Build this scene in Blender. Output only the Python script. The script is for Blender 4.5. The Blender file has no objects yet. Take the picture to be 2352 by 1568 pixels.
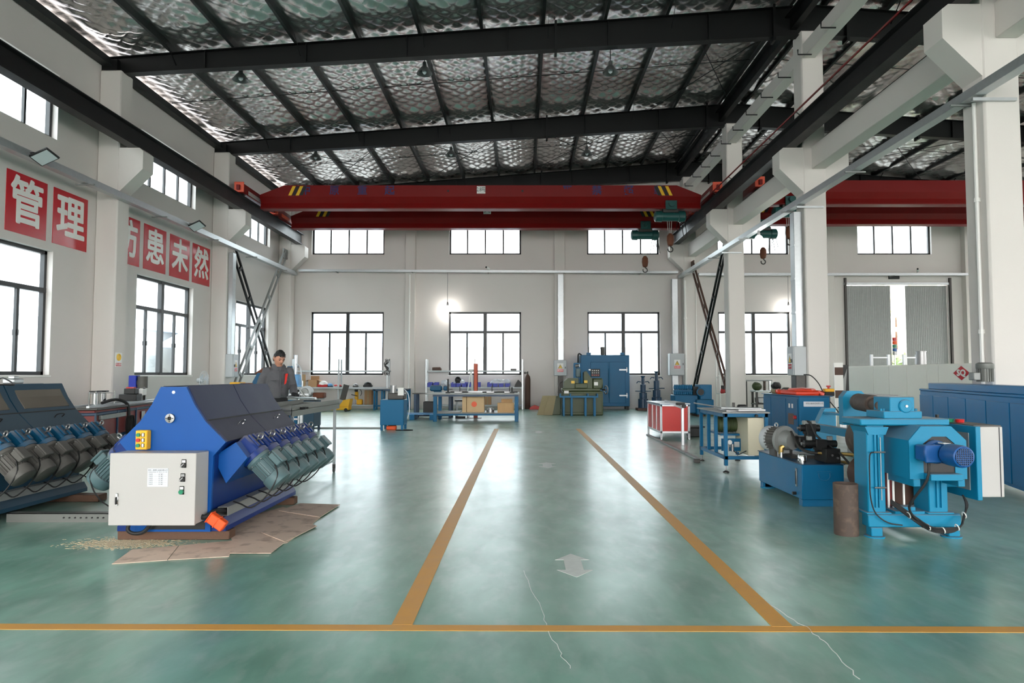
import bpy, bmesh, math, random
from mathutils import Vector, Matrix, Euler, noise as mnoise
random.seed(7)
SC = bpy.context.scene
COL = SC.collection
R = math.radians

# ---------------------------------------------------------------- camera
FPX, CAMH = 1545.0, 1.43
TH = math.atan(77.0 / FPX)
cam_d = bpy.data.cameras.new('camera'); cam = bpy.data.objects.new('camera', cam_d); COL.objects.link(cam)
cam.location = (0, 0, CAMH); cam.rotation_euler = (math.pi / 2 + TH, 0, 0)
cam_d.sensor_width = 36.0; cam_d.lens = FPX / 2352.0 * 36.0; cam_d.shift_x = -24.0 / 2352.0
cam_d.clip_end = 400
SC.camera = cam
# ---------------------------------------------------------------- world, sky, exposure
W = bpy.data.worlds.new('overcast'); SC.world = W; W.use_nodes = True
_bg = W.node_tree.nodes['Background']
_bg.inputs[0].default_value = (1.0, 0.985, 0.965, 1); _bg.inputs[1].default_value = 1.0
SC.view_settings.view_transform = 'Standard'; SC.view_settings.look = 'None'
SC.view_settings.gamma = 1.0; SC.view_settings.use_curve_mapping = False
SC.view_settings.exposure = 3.4
SC.cycles.max_bounces = 8; SC.cycles.diffuse_bounces = 5; SC.cycles.glossy_bounces = 3
SC.cycles.transparent_max_bounces = 12; SC.cycles.caustics_reflective = False; SC.cycles.caustics_refractive = False
SC.cycles.sample_clamp_indirect = 6.0

# ---------------------------------------------------------------- photo pixel -> point on a known plane
_c, _s = math.cos(TH), math.sin(TH)
def P(px, py, Y=None, X=None, Z=None):
    a = (px - 1200.0) / FPX; b = (784.0 - py) / FPX
    r = (a, _c - b * _s, _s + b * _c)
    t = Y / r[1] if Y is not None else X / r[0] if X is not None else (Z - CAMH) / r[2]
    return Vector((r[0] * t, r[1] * t, CAMH + r[2] * t))

# ---------------------------------------------------------------- materials
def lin(c):
    return tuple(((x / 255.0) / 12.92 if x / 255.0 <= 0.04045 else ((x / 255.0 + 0.055) / 1.055) ** 2.4) for x in c)
MATS = {}
def mat(name, rgb, rough=0.5, metal=0.0, var=0.10, scale=4.0, dust=0.0, bump=0.0, bscale=40.0, spec=0.5, rvar=0.1, rust=None):
    if name in MATS: return MATS[name]
    m = bpy.data.materials.new(name); m.use_nodes = True; MATS[name] = m
    nt = m.node_tree; N = nt.nodes; L = nt.links; b = N['Principled BSDF']
    col = lin(rgb)
    tc = N.new('ShaderNodeTexCoord')
    nz = N.new('ShaderNodeTexNoise'); nz.inputs['Scale'].default_value = scale; nz.inputs['Detail'].default_value = 6
    L.new(tc.outputs['Object'], nz.inputs['Vector'])
    mx = N.new('ShaderNodeMix'); mx.data_type = 'RGBA'
    mx.inputs[6].default_value = (*[c * (1 - var) for c in col], 1); mx.inputs[7].default_value = (*[min(1, c * (1 + var)) for c in col], 1)
    L.new(nz.outputs['Fac'], mx.inputs[0]); out = mx.outputs[2]
    if rust:
        n2 = N.new('ShaderNodeTexNoise'); n2.inputs['Scale'].default_value = scale * 2.3; n2.inputs['Detail'].default_value = 8
        L.new(tc.outputs['Object'], n2.inputs['Vector'])
        rp = N.new('ShaderNodeMapRange'); rp.inputs[1].default_value = 0.52; rp.inputs[2].default_value = 0.66
        L.new(n2.outputs['Fac'], rp.inputs[0])
        m2 = N.new('ShaderNodeMix'); m2.data_type = 'RGBA'; m2.inputs[7].default_value = (*lin(rust), 1)
        L.new(rp.outputs[0], m2.inputs[0]); L.new(out, m2.inputs[6]); out = m2.outputs[2]
    if dust > 0:
        ge = N.new('ShaderNodeNewGeometry'); sx = N.new('ShaderNodeSeparateXYZ'); L.new(ge.outputs['Normal'], sx.inputs[0])
        rp = N.new('ShaderNodeMapRange'); rp.inputs[1].default_value = 0.35; rp.inputs[2].default_value = 0.95; rp.inputs[4].default_value = dust
        L.new(sx.outputs[2], rp.inputs[0])
        m3 = N.new('ShaderNodeMix'); m3.data_type = 'RGBA'; m3.inputs[7].default_value = (*lin((150, 146, 142)), 1)
        L.new(rp.outputs[0], m3.inputs[0]); L.new(out, m3.inputs[6]); out = m3.outputs[2]
    L.new(out, b.inputs['Base Color'])
    b.inputs['Metallic'].default_value = metal; b.inputs['Specular IOR Level'].default_value = spec
    if rvar > 0:
        r2 = N.new('ShaderNodeMapRange'); r2.inputs[3].default_value = max(0.03, rough - rvar); r2.inputs[4].default_value = min(1, rough + rvar)
        L.new(nz.outputs['Fac'], r2.inputs[0]); L.new(r2.outputs[0], b.inputs['Roughness'])
    else: b.inputs['Roughness'].default_value = rough
    if bump > 0:
        n3 = N.new('ShaderNodeTexNoise'); n3.inputs['Scale'].default_value = bscale; n3.inputs['Detail'].default_value = 4
        L.new(tc.outputs['Object'], n3.inputs['Vector'])
        bp = N.new('ShaderNodeBump'); bp.inputs['Strength'].default_value = bump; bp.inputs['Distance'].default_value = 0.02
        L.new(n3.outputs['Fac'], bp.inputs['Height']); L.new(bp.outputs[0], b.inputs['Normal'])
    return m
def emis(name, rgb, st):
    m = bpy.data.materials.new(name); m.use_nodes = True; b = m.node_tree.nodes['Principled BSDF']
    b.inputs['Base Color'].default_value = (*lin(rgb), 1); b.inputs['Emission Color'].default_value = (*lin(rgb), 1)
    b.inputs['Emission Strength'].default_value = st; MATS[name] = m; return m
def glass_mat(name, tint=(235, 242, 245), refl=0.08):
    m = bpy.data.materials.new(name); m.use_nodes = True; nt = m.node_tree; N = nt.nodes; L = nt.links
    N.remove(N['Principled BSDF'])
    t = N.new('ShaderNodeBsdfTransparent'); t.inputs[0].default_value = (*lin(tint), 1)
    g = N.new('ShaderNodeBsdfGlossy'); g.inputs['Roughness'].default_value = 0.03; g.inputs[0].default_value = (0.9, 0.95, 1, 1)
    nz = N.new('ShaderNodeTexNoise'); nz.inputs['Scale'].default_value = 1.7
    mr = N.new('ShaderNodeMapRange'); mr.inputs[3].default_value = refl * 0.7; mr.inputs[4].default_value = refl * 1.3
    mx = N.new('ShaderNodeMixShader'); L.new(nz.outputs['Fac'], mr.inputs[0]); L.new(mr.outputs[0], mx.inputs[0])
    L.new(t.outputs[0], mx.inputs[1]); L.new(g.outputs[0], mx.inputs[2]); L.new(mx.outputs[0], N['Material Output'].inputs[0])
    MATS[name] = m; return m

# ---------------------------------------------------------------- mesh collector
def V(*a): return Vector(a[0]) if len(a) == 1 else Vector(a)
class G:
    def __init__(s): s.v = []; s.f = []
    def add(s, vs, fs):
        o = len(s.v); s.v += [tuple(x) for x in vs]; s.f += [tuple(i + o for i in f) for f in fs]; return s
    def box(s, x0, x1, y0, y1, z0, z1, b=0.0, M=None):
        if x0 > x1: x0, x1 = x1, x0
        if y0 > y1: y0, y1 = y1, y0
        if z0 > z1: z0, z1 = z1, z0
        if b <= 0:
            vs = [(x, y, z) for x in (x0, x1) for y in (y0, y1) for z in (z0, z1)]
            fs = [(0, 1, 3, 2), (4, 6, 7, 5), (0, 4, 5, 1), (2, 3, 7, 6), (0, 2, 6, 4), (1, 5, 7, 3)]
        else:
            b = min(b, (x1 - x0) * .45, (y1 - y0) * .45, (z1 - z0) * .45)
            vs = []; idx = {}
            for i, x in enumerate((x0, x1)):
                for j, y in enumerate((y0, y1)):
                    for k, z in enumerate((z0, z1)):
                        sx, sy, sz = (b if i == 0 else -b), (b if j == 0 else -b), (b if k == 0 else -b)
                        for a, p in enumerate(((x, y + sy, z + sz), (x + sx, y, z + sz), (x + sx, y + sy, z))):
                            idx[(i, j, k, a)] = len(vs); vs.append(p)
            I = idx; fs = []
            for i in (0, 1):
                fs.append((I[i,0,0,0], I[i,0,1,0], I[i,1,1,0], I[i,1,0,0])); fs.append((I[0,i,0,1], I[1,i,0,1], I[1,i,1,1], I[0,i,1,1])); fs.append((I[0,0,i,2], I[0,1,i,2], I[1,1,i,2], I[1,0,i,2]))
                for j in (0, 1):
                    fs.append((I[i,j,0,0], I[i,j,1,0], I[i,j,1,1], I[i,j,0,1]))
                    fs.append((I[i,0,j,0], I[i,1,j,0], I[i,1,j,2], I[i,0,j,2]))
                    fs.append((I[0,i,j,1], I[1,i,j,1], I[1,i,j,2], I[0,i,j,2]))
                    for k in (0, 1): fs.append((I[i,j,k,0], I[i,j,k,1], I[i,j,k,2]))
        if M is not None: vs = [M @ Vector(v) for v in vs]
        return s.add(vs, fs)
    def beam(s, p0, p1, w, h, up=(0, 0, 1), b=0.0):
        p0, p1 = V(p0), V(p1); d = p1 - p0; l = d.length; d = d / l
        u = V(up); sd = d.cross(u)
        if sd.length < 1e-4: sd = d.cross(V(0, 1, 0))
        sd.normalize(); u = sd.cross(d)
        M = Matrix(((d.x, sd.x, u.x, p0.x), (d.y, sd.y, u.y, p0.y), (d.z, sd.z, u.z, p0.z), (0, 0, 0, 1)))
        return s.box(0, l, -w / 2, w / 2, -h / 2, h / 2, b, M)
    def _frame(s, d):
        d = V(d).normalized(); a = V(0, 0, 1) if abs(d.z) < .9 else V(1, 0, 0)
        u = d.cross(a).normalized(); return d, u, d.cross(u)
    def lathe(s, prof, p, ax, n=16, cap=True):
        d, u, w = s._frame(ax); p = V(p); vs = []; fs = []
        for r, h in prof:
            for i in range(n):
                a = 2 * math.pi * i / n; vs.append(p + d * h + u * (r * math.cos(a)) + w * (r * math.sin(a)))
        for k in range(len(prof) - 1):
            for i in range(n):
                j = (i + 1) % n; fs.append((k*n+i, k*n+j, (k+1)*n+j, (k+1)*n+i))
        if cap: fs.append(tuple(range(n))[::-1]); fs.append(tuple((len(prof)-1)*n + i for i in range(n)))
        return s.add(vs, fs)
    def cyl(s, p0, p1, r, r1=None, n=16, cap=True):
        p0, p1 = V(p0), V(p1); l = (p1 - p0).length
        return s.lathe([(r, 0), (r if r1 is None else r1, l)], p0, p1 - p0, n, cap)
    def pipe(s, p0, p1, r, t, n=24):
        p0, p1 = V(p0), V(p1); l = (p1 - p0).length
        return s.lathe([(r, 0), (r, l), (r - t, l), (r - t, 0), (r, 0)], p0, p1 - p0, n, False)
    def tube(s, pts, r, n=6, closed=False):
        pts = [V(p) for p in pts]
        if not closed and 4 <= len(pts) <= 14 and r <= .03:          # cables and bent rods: round the corners
            e = [pts[0]] + pts + [pts[-1]]; q = []
            for i in range(1, len(e) - 2):
                a, b, c, d = e[i-1], e[i], e[i+1], e[i+2]
                for k in range(4): t = k / 4; q.append(.5 * ((2 * b) + (c - a) * t + (2 * a - 5 * b + 4 * c - d) * t * t + (3 * b - a - 3 * c + d) * t ** 3))
            pts = q + [pts[-1]]
        m = len(pts); vs = []; fs = []; u = None
        for i, p in enumerate(pts):
            a = pts[(i - 1) % m] if (closed or i > 0) else p; b = pts[(i + 1) % m] if (closed or i < m - 1) else p
            d = (b - a).normalized() if (b - a).length > 1e-9 else V(0, 0, 1)
            if u is None: _, u, w = s._frame(d)
            u = (u - d * u.dot(d)); u = u.normalized() if u.length > 1e-6 else s._frame(d)[1]; w = d.cross(u)
            for k in range(n):
                t = 2 * math.pi * k / n; vs.append(p + u * (r * math.cos(t)) + w * (r * math.sin(t)))
        for i in range(m if closed else m - 1):
            j = (i + 1) % m
            for k in range(n): l = (k + 1) % n; fs.append((i*n+k, i*n+l, j*n+l, j*n+k))
        if not closed: fs.append(tuple(range(n))[::-1]); fs.append(tuple((m-1)*n + k for k in range(n)))
        return s.add(vs, fs)
    def torus(s, c, ax, Rr, r, n=16, m=6):
        d, u, w = s._frame(ax); c = V(c)
        return s.tube([c + u * (Rr * math.cos(2*math.pi*i/n)) + w * (Rr * math.sin(2*math.pi*i/n)) for i in range(n)], r, m, True)
    def prism(s, poly, vec):
        poly = [V(p) for p in poly]; vec = V(vec); n = len(poly)
        vs = poly + [p + vec for p in poly]
        return s.add(vs, [tuple(range(n))[::-1], tuple(range(n, 2*n))] + [(i, (i+1) % n, n + (i+1) % n, n + i) for i in range(n)])
    def ball(s, c, rx, ry=None, rz=None, n=14, m=9):
        ry = rx if ry is None else ry; rz = rx if rz is None else rz; c = V(c); vs = [c + V(0, 0, -rz)]; fs = []
        for j in range(1, m):
            t = math.pi * j / m
            for i in range(n):
                a = 2 * math.pi * i / n; vs.append(c + V(rx*math.sin(t)*math.cos(a), ry*math.sin(t)*math.sin(a), -rz*math.cos(t)))
        vs.append(c + V(0, 0, rz)); k = len(vs) - 1
        for i in range(n): fs.append((0, 1 + (i+1) % n, 1 + i)); fs.append((k, k - n + i, k - n + (i+1) % n))
        for j in range(m - 2):
            for i in range(n): a = 1 + j*n; fs.append((a + i, a + (i+1) % n, a + n + (i+1) % n, a + n + i))
        return s.add(vs, fs)
    def jig(s, amt, sc=9.0):
        s.v = [tuple(Vector(v) + mnoise.noise_vector(Vector(v) * sc) * amt) for v in s.v]; return s
    def obj(s, name, m, parent=None, smooth=38, recalc=True):
        me = bpy.data.meshes.new(name); org = ORG.get(parent.name if parent else None)
        vs = s.v if org is None else [(x - org[0], y - org[1], z - org[2]) for x, y, z in s.v]
        me.from_pydata(vs, [], s.f)
        if recalc:
            bm = bmesh.new(); bm.from_mesh(me); bmesh.ops.recalc_face_normals(bm, faces=bm.faces); bm.to_mesh(me); bm.free()
        if smooth: me.shade_smooth(); me.set_sharp_from_angle(angle=R(smooth))
        me.materials.append(MATS[m] if isinstance(m, str) else m)
        o = bpy.data.objects.new(name, me); COL.objects.link(o)
        if parent:
            o.parent = parent
            if org is not None: ORG[o.name] = org
        return o
ORG = {}
def tag(o, label=None, cat=None, group=None, kind=None):
    if label: o['label'] = label
    if cat: o['category'] = cat
    if group: o['group'] = group
    if kind: o['kind'] = kind
    return o
def thing(name, label, cat, loc=(0, 0, 0), rz=0.0, group=None, world=False, kind=None):
    """an Empty at the thing's base; with world=True its parts are given in hall coordinates"""
    o = bpy.data.objects.new(name, None); COL.objects.link(o); o.empty_display_size = .1
    o.location = loc; o.rotation_euler = (0, 0, rz)
    if world: ORG[o.name] = tuple(loc)
    return tag(o, label, cat, group, kind)
def copy_tree(o, parent=None, loc=None, rot=None):
    c = o.copy(); COL.objects.link(c); c.parent = parent
    if loc is not None: c.location = loc
    if rot is not None: c.rotation_euler = rot
    for ch in [x for x in bpy.data.objects if x.parent == o]: copy_tree(ch, c)
    return c
def kids(o): return [x for x in bpy.data.objects if x.parent == o]
def share(o, parent=None, loc=(0, 0, 0), rot=None, scale=None):
    """another object that shares o's mesh"""
    c = o.copy(); COL.objects.link(c); c.parent = parent; c.location = loc
    if rot is not None: c.rotation_euler = rot
    if scale is not None: c.scale = scale
    return c
def text(s, size, m, loc, rot, parent=None, name='lettering', bold=0.0, depth=0.002, sx=1.0, align='CENTER', heavy=0.0):
    cu = bpy.data.curves.new('txt', 'FONT'); cu.body = s; cu.size = size; cu.align_x = align; cu.align_y = 'CENTER'
    cu.offset = bold; cu.extrude = depth; cu.resolution_u = 2
    t = bpy.data.objects.new('txt', cu); COL.objects.link(t)
    dg = bpy.context.evaluated_depsgraph_get(); me = bpy.data.meshes.new_from_object(t.evaluated_get(dg))
    bpy.data.objects.remove(t); bpy.data.curves.remove(cu)
    me.name = name; me.materials.clear(); me.materials.append(MATS[m])
    Mx = Matrix.Translation(Vector(loc)) @ Euler(rot).to_matrix().to_4x4() @ Matrix.Diagonal((sx, 1, 1, 1))
    org = ORG.get(parent.name if parent else None)
    if org: Mx = Matrix.Translation(-Vector(org)) @ Mx
    me.transform(Mx)
    if heavy:                                        # heavier strokes: the same outline laid several times, slightly apart
        u = Mx.to_3x3().col[0].normalized() * heavy; w = Mx.to_3x3().col[1].normalized() * heavy; bm = bmesh.new()
        for k in range(9):
            d = Vector((0, 0, 0)) if k == 8 else u * math.cos(k * math.pi / 4) + w * math.sin(k * math.pi / 4)
            d = d + Mx.to_3x3().col[2].normalized() * (.0006 * k)
            me.transform(Matrix.Translation(d)); bm.from_mesh(me); me.transform(Matrix.Translation(-d))
        bm.to_mesh(me); bm.free()
    o = bpy.data.objects.new(name, me); COL.objects.link(o); o.parent = parent
    if org: ORG[o.name] = org
    return o
FACE_CAM = (math.pi / 2, 0, 0)        # lettering read from the camera side (plane faces -Y)
FACE_RIGHT = (math.pi / 2, 0, math.pi / 2)   # plane faces +X
FACE_LEFT = (math.pi / 2, 0, -math.pi / 2)   # plane faces -X
# ================================================================ materials
mat('wall', (220, 214, 210), .85, var=.04, scale=.7, bump=.05, bscale=60, spec=.25)
mat('column_paint', (220, 214, 209), .8, var=.035, scale=.9, bump=.05, bscale=50, spec=.25)
mat('dark_steel', (15, 16, 17), .5, var=.15, scale=3, spec=.3)
mat('purlin_paint', (44, 46, 46), .5, var=.15, scale=3, spec=.3)
mat('crane_steel', (30, 29, 30), .45, var=.2, scale=2, spec=.35)
mat('galv', (186, 190, 192), .38, metal=.75, var=.12, scale=14)
mat('galv_dull', (150, 152, 150), .55, metal=.4, var=.14, scale=8)
mat('alu', (200, 202, 205), .32, metal=.7, var=.05)
mat('chrome', (215, 215, 215), .15, metal=1, var=.03)
mat('steel', (150, 150, 150), .35, metal=.85, var=.12, scale=12)
mat('steel_dark', (72, 70, 68), .45, metal=.6, var=.2, scale=10)
mat('crane_red', (120, 10, 9), .42, var=.14, scale=2, spec=.3)
mat('crane_orange', (232, 96, 70), .5, var=.08)
mat('white_paint', (184, 181, 178), .45, var=.03, scale=3, dust=.35)
mat('sign_white', (238, 236, 232), .4, var=.02)
mat('sign_red', (196, 26, 40), .22, var=.05, scale=2)
mat('sign_yellow', (238, 190, 40), .4, var=.04)
mat('black', (18, 18, 19), .5, var=.2)
mat('rubber', (26, 26, 27), .65, var=.2)
mat('frame_black', (34, 35, 37), .4, var=.1)
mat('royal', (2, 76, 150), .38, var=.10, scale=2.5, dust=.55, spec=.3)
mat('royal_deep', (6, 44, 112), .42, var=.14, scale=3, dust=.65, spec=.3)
mat('slate', (40, 46, 74), .5, var=.08, scale=2, dust=.1)
mat('teal_body', (20, 62, 84), .45, var=.12, scale=2.5, dust=.45, spec=.3)
mat('teal_panel', (42, 72, 90), .5, var=.10, scale=2.5, dust=.25, spec=.3)
mat('teal_housing', (14, 84, 120), .45, var=.14, dust=.6, spec=.3)
mat('motor_teal', (82, 106, 110), .4, var=.08, dust=.35, spec=.3)
mat('motor_grey', (84, 82, 78), .55, var=.15, dust=.3)
mat('sky_blue', (14, 126, 164), .42, var=.10, scale=3, dust=.6, spec=.3)
mat('tank_blue', (6, 102, 146), .4, var=.08, scale=3, dust=.25, spec=.3)
mat('mid_blue', (3, 96, 138), .42, var=.10, scale=3, dust=.3, spec=.3)
mat('oven_blue', (4, 94, 136), .4, var=.12, scale=2, dust=.3, spec=.3)
mat('enclosure_blue', (8, 120, 178), .4, var=.10, scale=2, dust=.3, spec=.3)
mat('jack_blue', (8, 54, 84), .4, var=.12, scale=4)
mat('motor_blue', (10, 80, 146), .38, var=.10, dust=.3)
mat('bin_blue', (36, 56, 170), .4, var=.06)
mat('machine_green', (66, 78, 46), .45, var=.10, scale=4)
mat('hoist_green', (30, 84, 82), .4, var=.15)
mat('cream', (250, 248, 240), .5, var=.025, scale=2)
mat('cream_yellow', (216, 208, 182), .5, var=.04)
mat('grey_box', (186, 190, 192), .45, var=.03)
mat('red_panel', (204, 34, 28), .35, var=.06)
mat('red_dark', (120, 36, 32), .5, var=.1)
mat('rust', (76, 62, 55), .7, var=.18, scale=6, rust=(96, 80, 68), bump=.1)
mat('rust_dark', (84, 60, 50), .65, var=.2, scale=5)
mat('rust_orange', (104, 58, 36), .7, var=.2, scale=8)
mat('timber', (94, 68, 52), .75, var=.25, scale=7, bump=.2)
mat('plywood', (214, 184, 140), .65, var=.12, scale=4, bump=.08)
mat('crate_wood', (206, 166, 116), .65, var=.14, scale=5, bump=.08)
mat('cardboard', (212, 190, 172), .85, var=.10, scale=3, rust=(178, 156, 140))
mat('carton', (170, 132, 96), .85, var=.08)
mat('sawdust', (206, 190, 160), .95, var=.14, scale=30, bump=.4, bscale=120)
mat('orange', (238, 88, 34), .45, var=.06)
mat('orange_red', (226, 62, 30), .4, var=.08)
mat('yellow_box', (238, 176, 34), .4, var=.05)
mat('line_yellow', (214, 158, 70), .5, var=.10, scale=9)
mat('line_white', (214, 220, 216), .6, var=.12, scale=20)
mat('btn_green', (24, 128, 92), .3, var=.05)
mat('btn_red', (190, 40, 40), .3, var=.05)
mat('rope', (190, 190, 186), .6, var=.1)
mat('tan', (160, 146, 112), .7, var=.1)
mat('jacket', (84, 84, 88), .85, var=.12, scale=14, bump=.25, bscale=22)
mat('trousers', (24, 25, 28), .85, var=.15)
mat('skin', (186, 132, 108), .55, var=.06, scale=12)
mat('hair', (16, 14, 14), .6, var=.2, bump=.5, bscale=90)
mat('stripe_red', (206, 44, 36), .8, var=.05)
mat('lamp_shade', (96, 98, 98), .4, metal=.3, var=.05)
mat('ink', (40, 44, 52), .6, var=.05)
mat('crane_ink', (44, 44, 96), .6, var=.05)
mat('hose', (46, 44, 42), .6, var=.1)
mat('brass', (178, 150, 92), .4, metal=.8, var=.1)
mat('plastic_clear', (216, 220, 226), .3, var=.08)
mat('light_blue', (110, 166, 214), .45, var=.08)
mat('tile_roof', (200, 208, 220), .8, var=.1, scale=2)
mat('outside_wall', (232, 230, 226), .9, var=.04)
mat('outside_window', (206, 210, 212), .6, var=.03)
mat('slate_light', (60, 62, 80), .55, var=.08, dust=.12, spec=.3)
mat('tray_steel', (116, 118, 114), .5, metal=.3, var=.12, scale=6)
mat('post_orange', (188, 78, 46), .5, var=.08)
mat('asphalt', (168, 168, 166), .95, var=.08)
mat('foliage', (230, 224, 170), .9, var=.4, scale=3)
mat('foliage_dark', (120, 140, 100), .9, var=.4, scale=3)
mat('brown_glass', (112, 106, 98), .18, var=.12, scale=2)
glass_mat('pane_glass')
glass_mat('bottle_glass', (200, 210, 214), .2)
emis('bulb_glow', (255, 252, 245), 5.0)
emis('flood_face', (196, 206, 208), 0.0)

# floor: glossy green epoxy, worn and scuffed to pale grey in long streaks
def floor_mat():
    m = bpy.data.materials.new('floor_epoxy'); m.use_nodes = True; MATS['floor_epoxy'] = m
    nt = m.node_tree; N = nt.nodes; L = nt.links; b = N['Principled BSDF']
    tc = N.new('ShaderNodeTexCoord')
    def noise(sc, det=6, stretch=(1, 1, 1), rot=0, dist=0.0):
        mp = N.new('ShaderNodeMapping'); mp.inputs['Scale'].default_value = stretch; mp.inputs['Rotation'].default_value = (0, 0, rot)
        L.new(tc.outputs['Object'], mp.inputs[0])
        n = N.new('ShaderNodeTexNoise'); n.inputs['Scale'].default_value = sc; n.inputs['Detail'].default_value = det; n.inputs['Distortion'].default_value = dist
        L.new(mp.outputs[0], n.inputs['Vector']); return n.outputs['Fac']
    def rng(s, a, b_, lo=0., hi=1.):
        r = N.new('ShaderNodeMapRange'); r.inputs[1].default_value = a; r.inputs[2].default_value = b_; r.inputs[3].default_value = lo; r.inputs[4].default_value = hi
        L.new(s, r.inputs[0]); return r.outputs[0]
    def mix(f, a, b_):
        x = N.new('ShaderNodeMix'); x.data_type = 'RGBA'; L.new(f, x.inputs[0])
        for sock, c in ((6, a), (7, b_)):
            if isinstance(c, tuple): x.inputs[sock].default_value = (*lin(c), 1)
            else: L.new(c, x.inputs[sock])
        return x.outputs[2]
    big = noise(.30, 3, dist=.4)
    cloud = noise(2.4, 10, (1, .6, 1), .6, .3)
    base = mix(rng(cloud, .30, .70), (24, 112, 88), (112, 176, 154))
    c0 = mix(rng(big, .32, .68, 0, .7), base, (150, 188, 174))
    streak = noise(5, 10, (1, .3, 1), -.7, .4)
    c1 = mix(rng(streak, .48, .85, 0, .5), c0, (14, 90, 66))
    wear = noise(9, 9, (1, .5, 1), .9, .2)
    c3 = mix(rng(wear, .48, .88, 0, .5), c1, (176, 190, 184))
    L.new(c3, b.inputs['Base Color'])
    L.new(rng(noise(3.5, 10, (1, .5, 1), .3, .3), .3, .7, .29, .36), b.inputs['Roughness'])
    b.inputs['Specular IOR Level'].default_value = .8
    b.inputs['Coat Weight'].default_value = .3; b.inputs['Coat Roughness'].default_value = .2; b.inputs['Coat IOR'].default_value = 1.5
    b.inputs['Sheen Weight'].default_value = .05; b.inputs['Sheen Roughness'].default_value = .5
    bp = N.new('ShaderNodeBump'); bp.inputs['Strength'].default_value = .05; bp.inputs['Distance'].default_value = .01
    L.new(noise(22, 6), bp.inputs['Height']); L.new(bp.outputs[0], b.inputs['Normal'])
floor_mat()
# roof foil: crinkled aluminium over quilted insulation
def foil_mat():
    m = bpy.data.materials.new('roof_foil'); m.use_nodes = True; MATS['roof_foil'] = m
    nt = m.node_tree; N = nt.nodes; L = nt.links; b = N['Principled BSDF']
    tc = N.new('ShaderNodeTexCoord')
    n1 = N.new('ShaderNodeTexNoise'); n1.inputs['Scale'].default_value = 5; n1.inputs['Detail'].default_value = 7; n1.inputs['Distortion'].default_value = 1.2
    L.new(tc.outputs['Object'], n1.inputs['Vector'])
    mx = N.new('ShaderNodeMix'); mx.data_type = 'RGBA'; mx.inputs[6].default_value = (*lin((196, 190, 188)), 1); mx.inputs[7].default_value = (*lin((236, 232, 230)), 1)
    L.new(n1.outputs['Fac'], mx.inputs[0]); L.new(mx.outputs[2], b.inputs['Base Color'])
    b.inputs['Metallic'].default_value = .88; b.inputs['Roughness'].default_value = .26
    n2 = N.new('ShaderNodeTexNoise'); n2.inputs['Scale'].default_value = 11; n2.inputs['Detail'].default_value = 6; n2.inputs['Distortion'].default_value = 1.5
    L.new(tc.outputs['Object'], n2.inputs['Vector'])
    bp = N.new('ShaderNodeBump'); bp.inputs['Strength'].default_value = .22; bp.inputs['Distance'].default_value = .03
    L.new(n2.outputs['Fac'], bp.inputs['Height']); L.new(bp.outputs[0], b.inputs['Normal'])
foil_mat()
# ================================================================ the hall
LX, RX, BY, FY = -10.3, 24.3, 28.8, -13.0
COLS_Y = [3.6, 9.72, 16.05, 22.1, 28.2]
def roof_z(x):                       # underside of the foil
    return 9.44 + .077 * ((x + 10) if x <= 7.07 else (24.14 - x))
def raf_top(x): return roof_z(x) - .2
def raf_bot(x): return 8.81 + .0575 * ((x + 10) if x <= 7.07 else (24.14 - x))

g = G().box(LX - .4, RX + .4, FY - .3, BY + .3, -.25, 0)
tag(g.obj('floor', 'floor_epoxy'), 'glossy green epoxy workshop floor worn to grey', 'floor', kind='structure')

def wall_cells(g, axis, a0, a1, u0, u1, z0, z1, holes):
    us = sorted({u0, u1, *[h[0] for h in holes], *[h[1] for h in holes]}); zs = sorted({z0, z1, *[h[2] for h in holes], *[h[3] for h in holes]})
    for i in range(len(us) - 1):
        run = None
        for j in range(len(zs)):
            solid = j < len(zs) - 1 and not any(h[0] <= us[i] + 1e-6 and us[i+1] <= h[1] + 1e-6 and h[2] <= zs[j] + 1e-6 and zs[j+1] <= h[3] + 1e-6 for h in holes)
            if solid and run is None: run = zs[j]
            if not solid and run is not None:
                if axis == 'X': g.box(a0, a1, us[i], us[i+1], run, zs[j])
                else: g.box(us[i], us[i+1], a0, a1, run, zs[j])
                run = None
WZ0, WZ1, TZ, UZ0, UZ1 = 1.43, 4.14, 3.275, 6.62, 8.08
left_w = [(5.3, 8.4), (11.55, 14.65), (17.87, 20.95), (24.1, 27.2)]
back_w = [(-9.09, -5.96), (-3.16, -.06), (2.79, 5.90), (8.4, 11.5)]
back_u = back_w + [(14.46, 17.66)]
DOOR = (13.93, 18.3, 0, 5.33)
lh = [(a, b, WZ0, WZ1) for a, b in left_w] + [(a, b, UZ0, UZ1) for a, b in left_w] + [(-1.0, 2.1, WZ0, WZ1), (-1.0, 2.1, UZ0, UZ1), (-7.3, -4.2, WZ0, WZ1), (-7.3, -4.2, UZ0, UZ1)]
g = G(); wall_cells(g, 'X', LX - .25, LX, FY, BY + .25, 0, 9.2, lh)
g.obj('wall_left', 'wall')['kind'] = 'structure'
g = G(); wall_cells(g, 'X', RX, RX + .25, FY, BY + .25, 0, 9.2, lh)
g.obj('wall_right', 'wall')['kind'] = 'structure'
g = G(); wall_cells(g, 'Y', BY, BY + .25, LX, RX, 0, 9.2, [(a, b, WZ0, WZ1) for a, b in back_w] + [(a, b, UZ0, UZ1) for a, b in back_u] + [DOOR])
g.prism([(LX, BY, 9.2), (RX, BY, 9.2), (RX, BY, roof_z(RX)), (7.07, BY, roof_z(7.07)), (LX, BY, roof_z(LX))], (0, .25, 0))
g.obj('wall_back', 'wall')['kind'] = 'structure'
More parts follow.
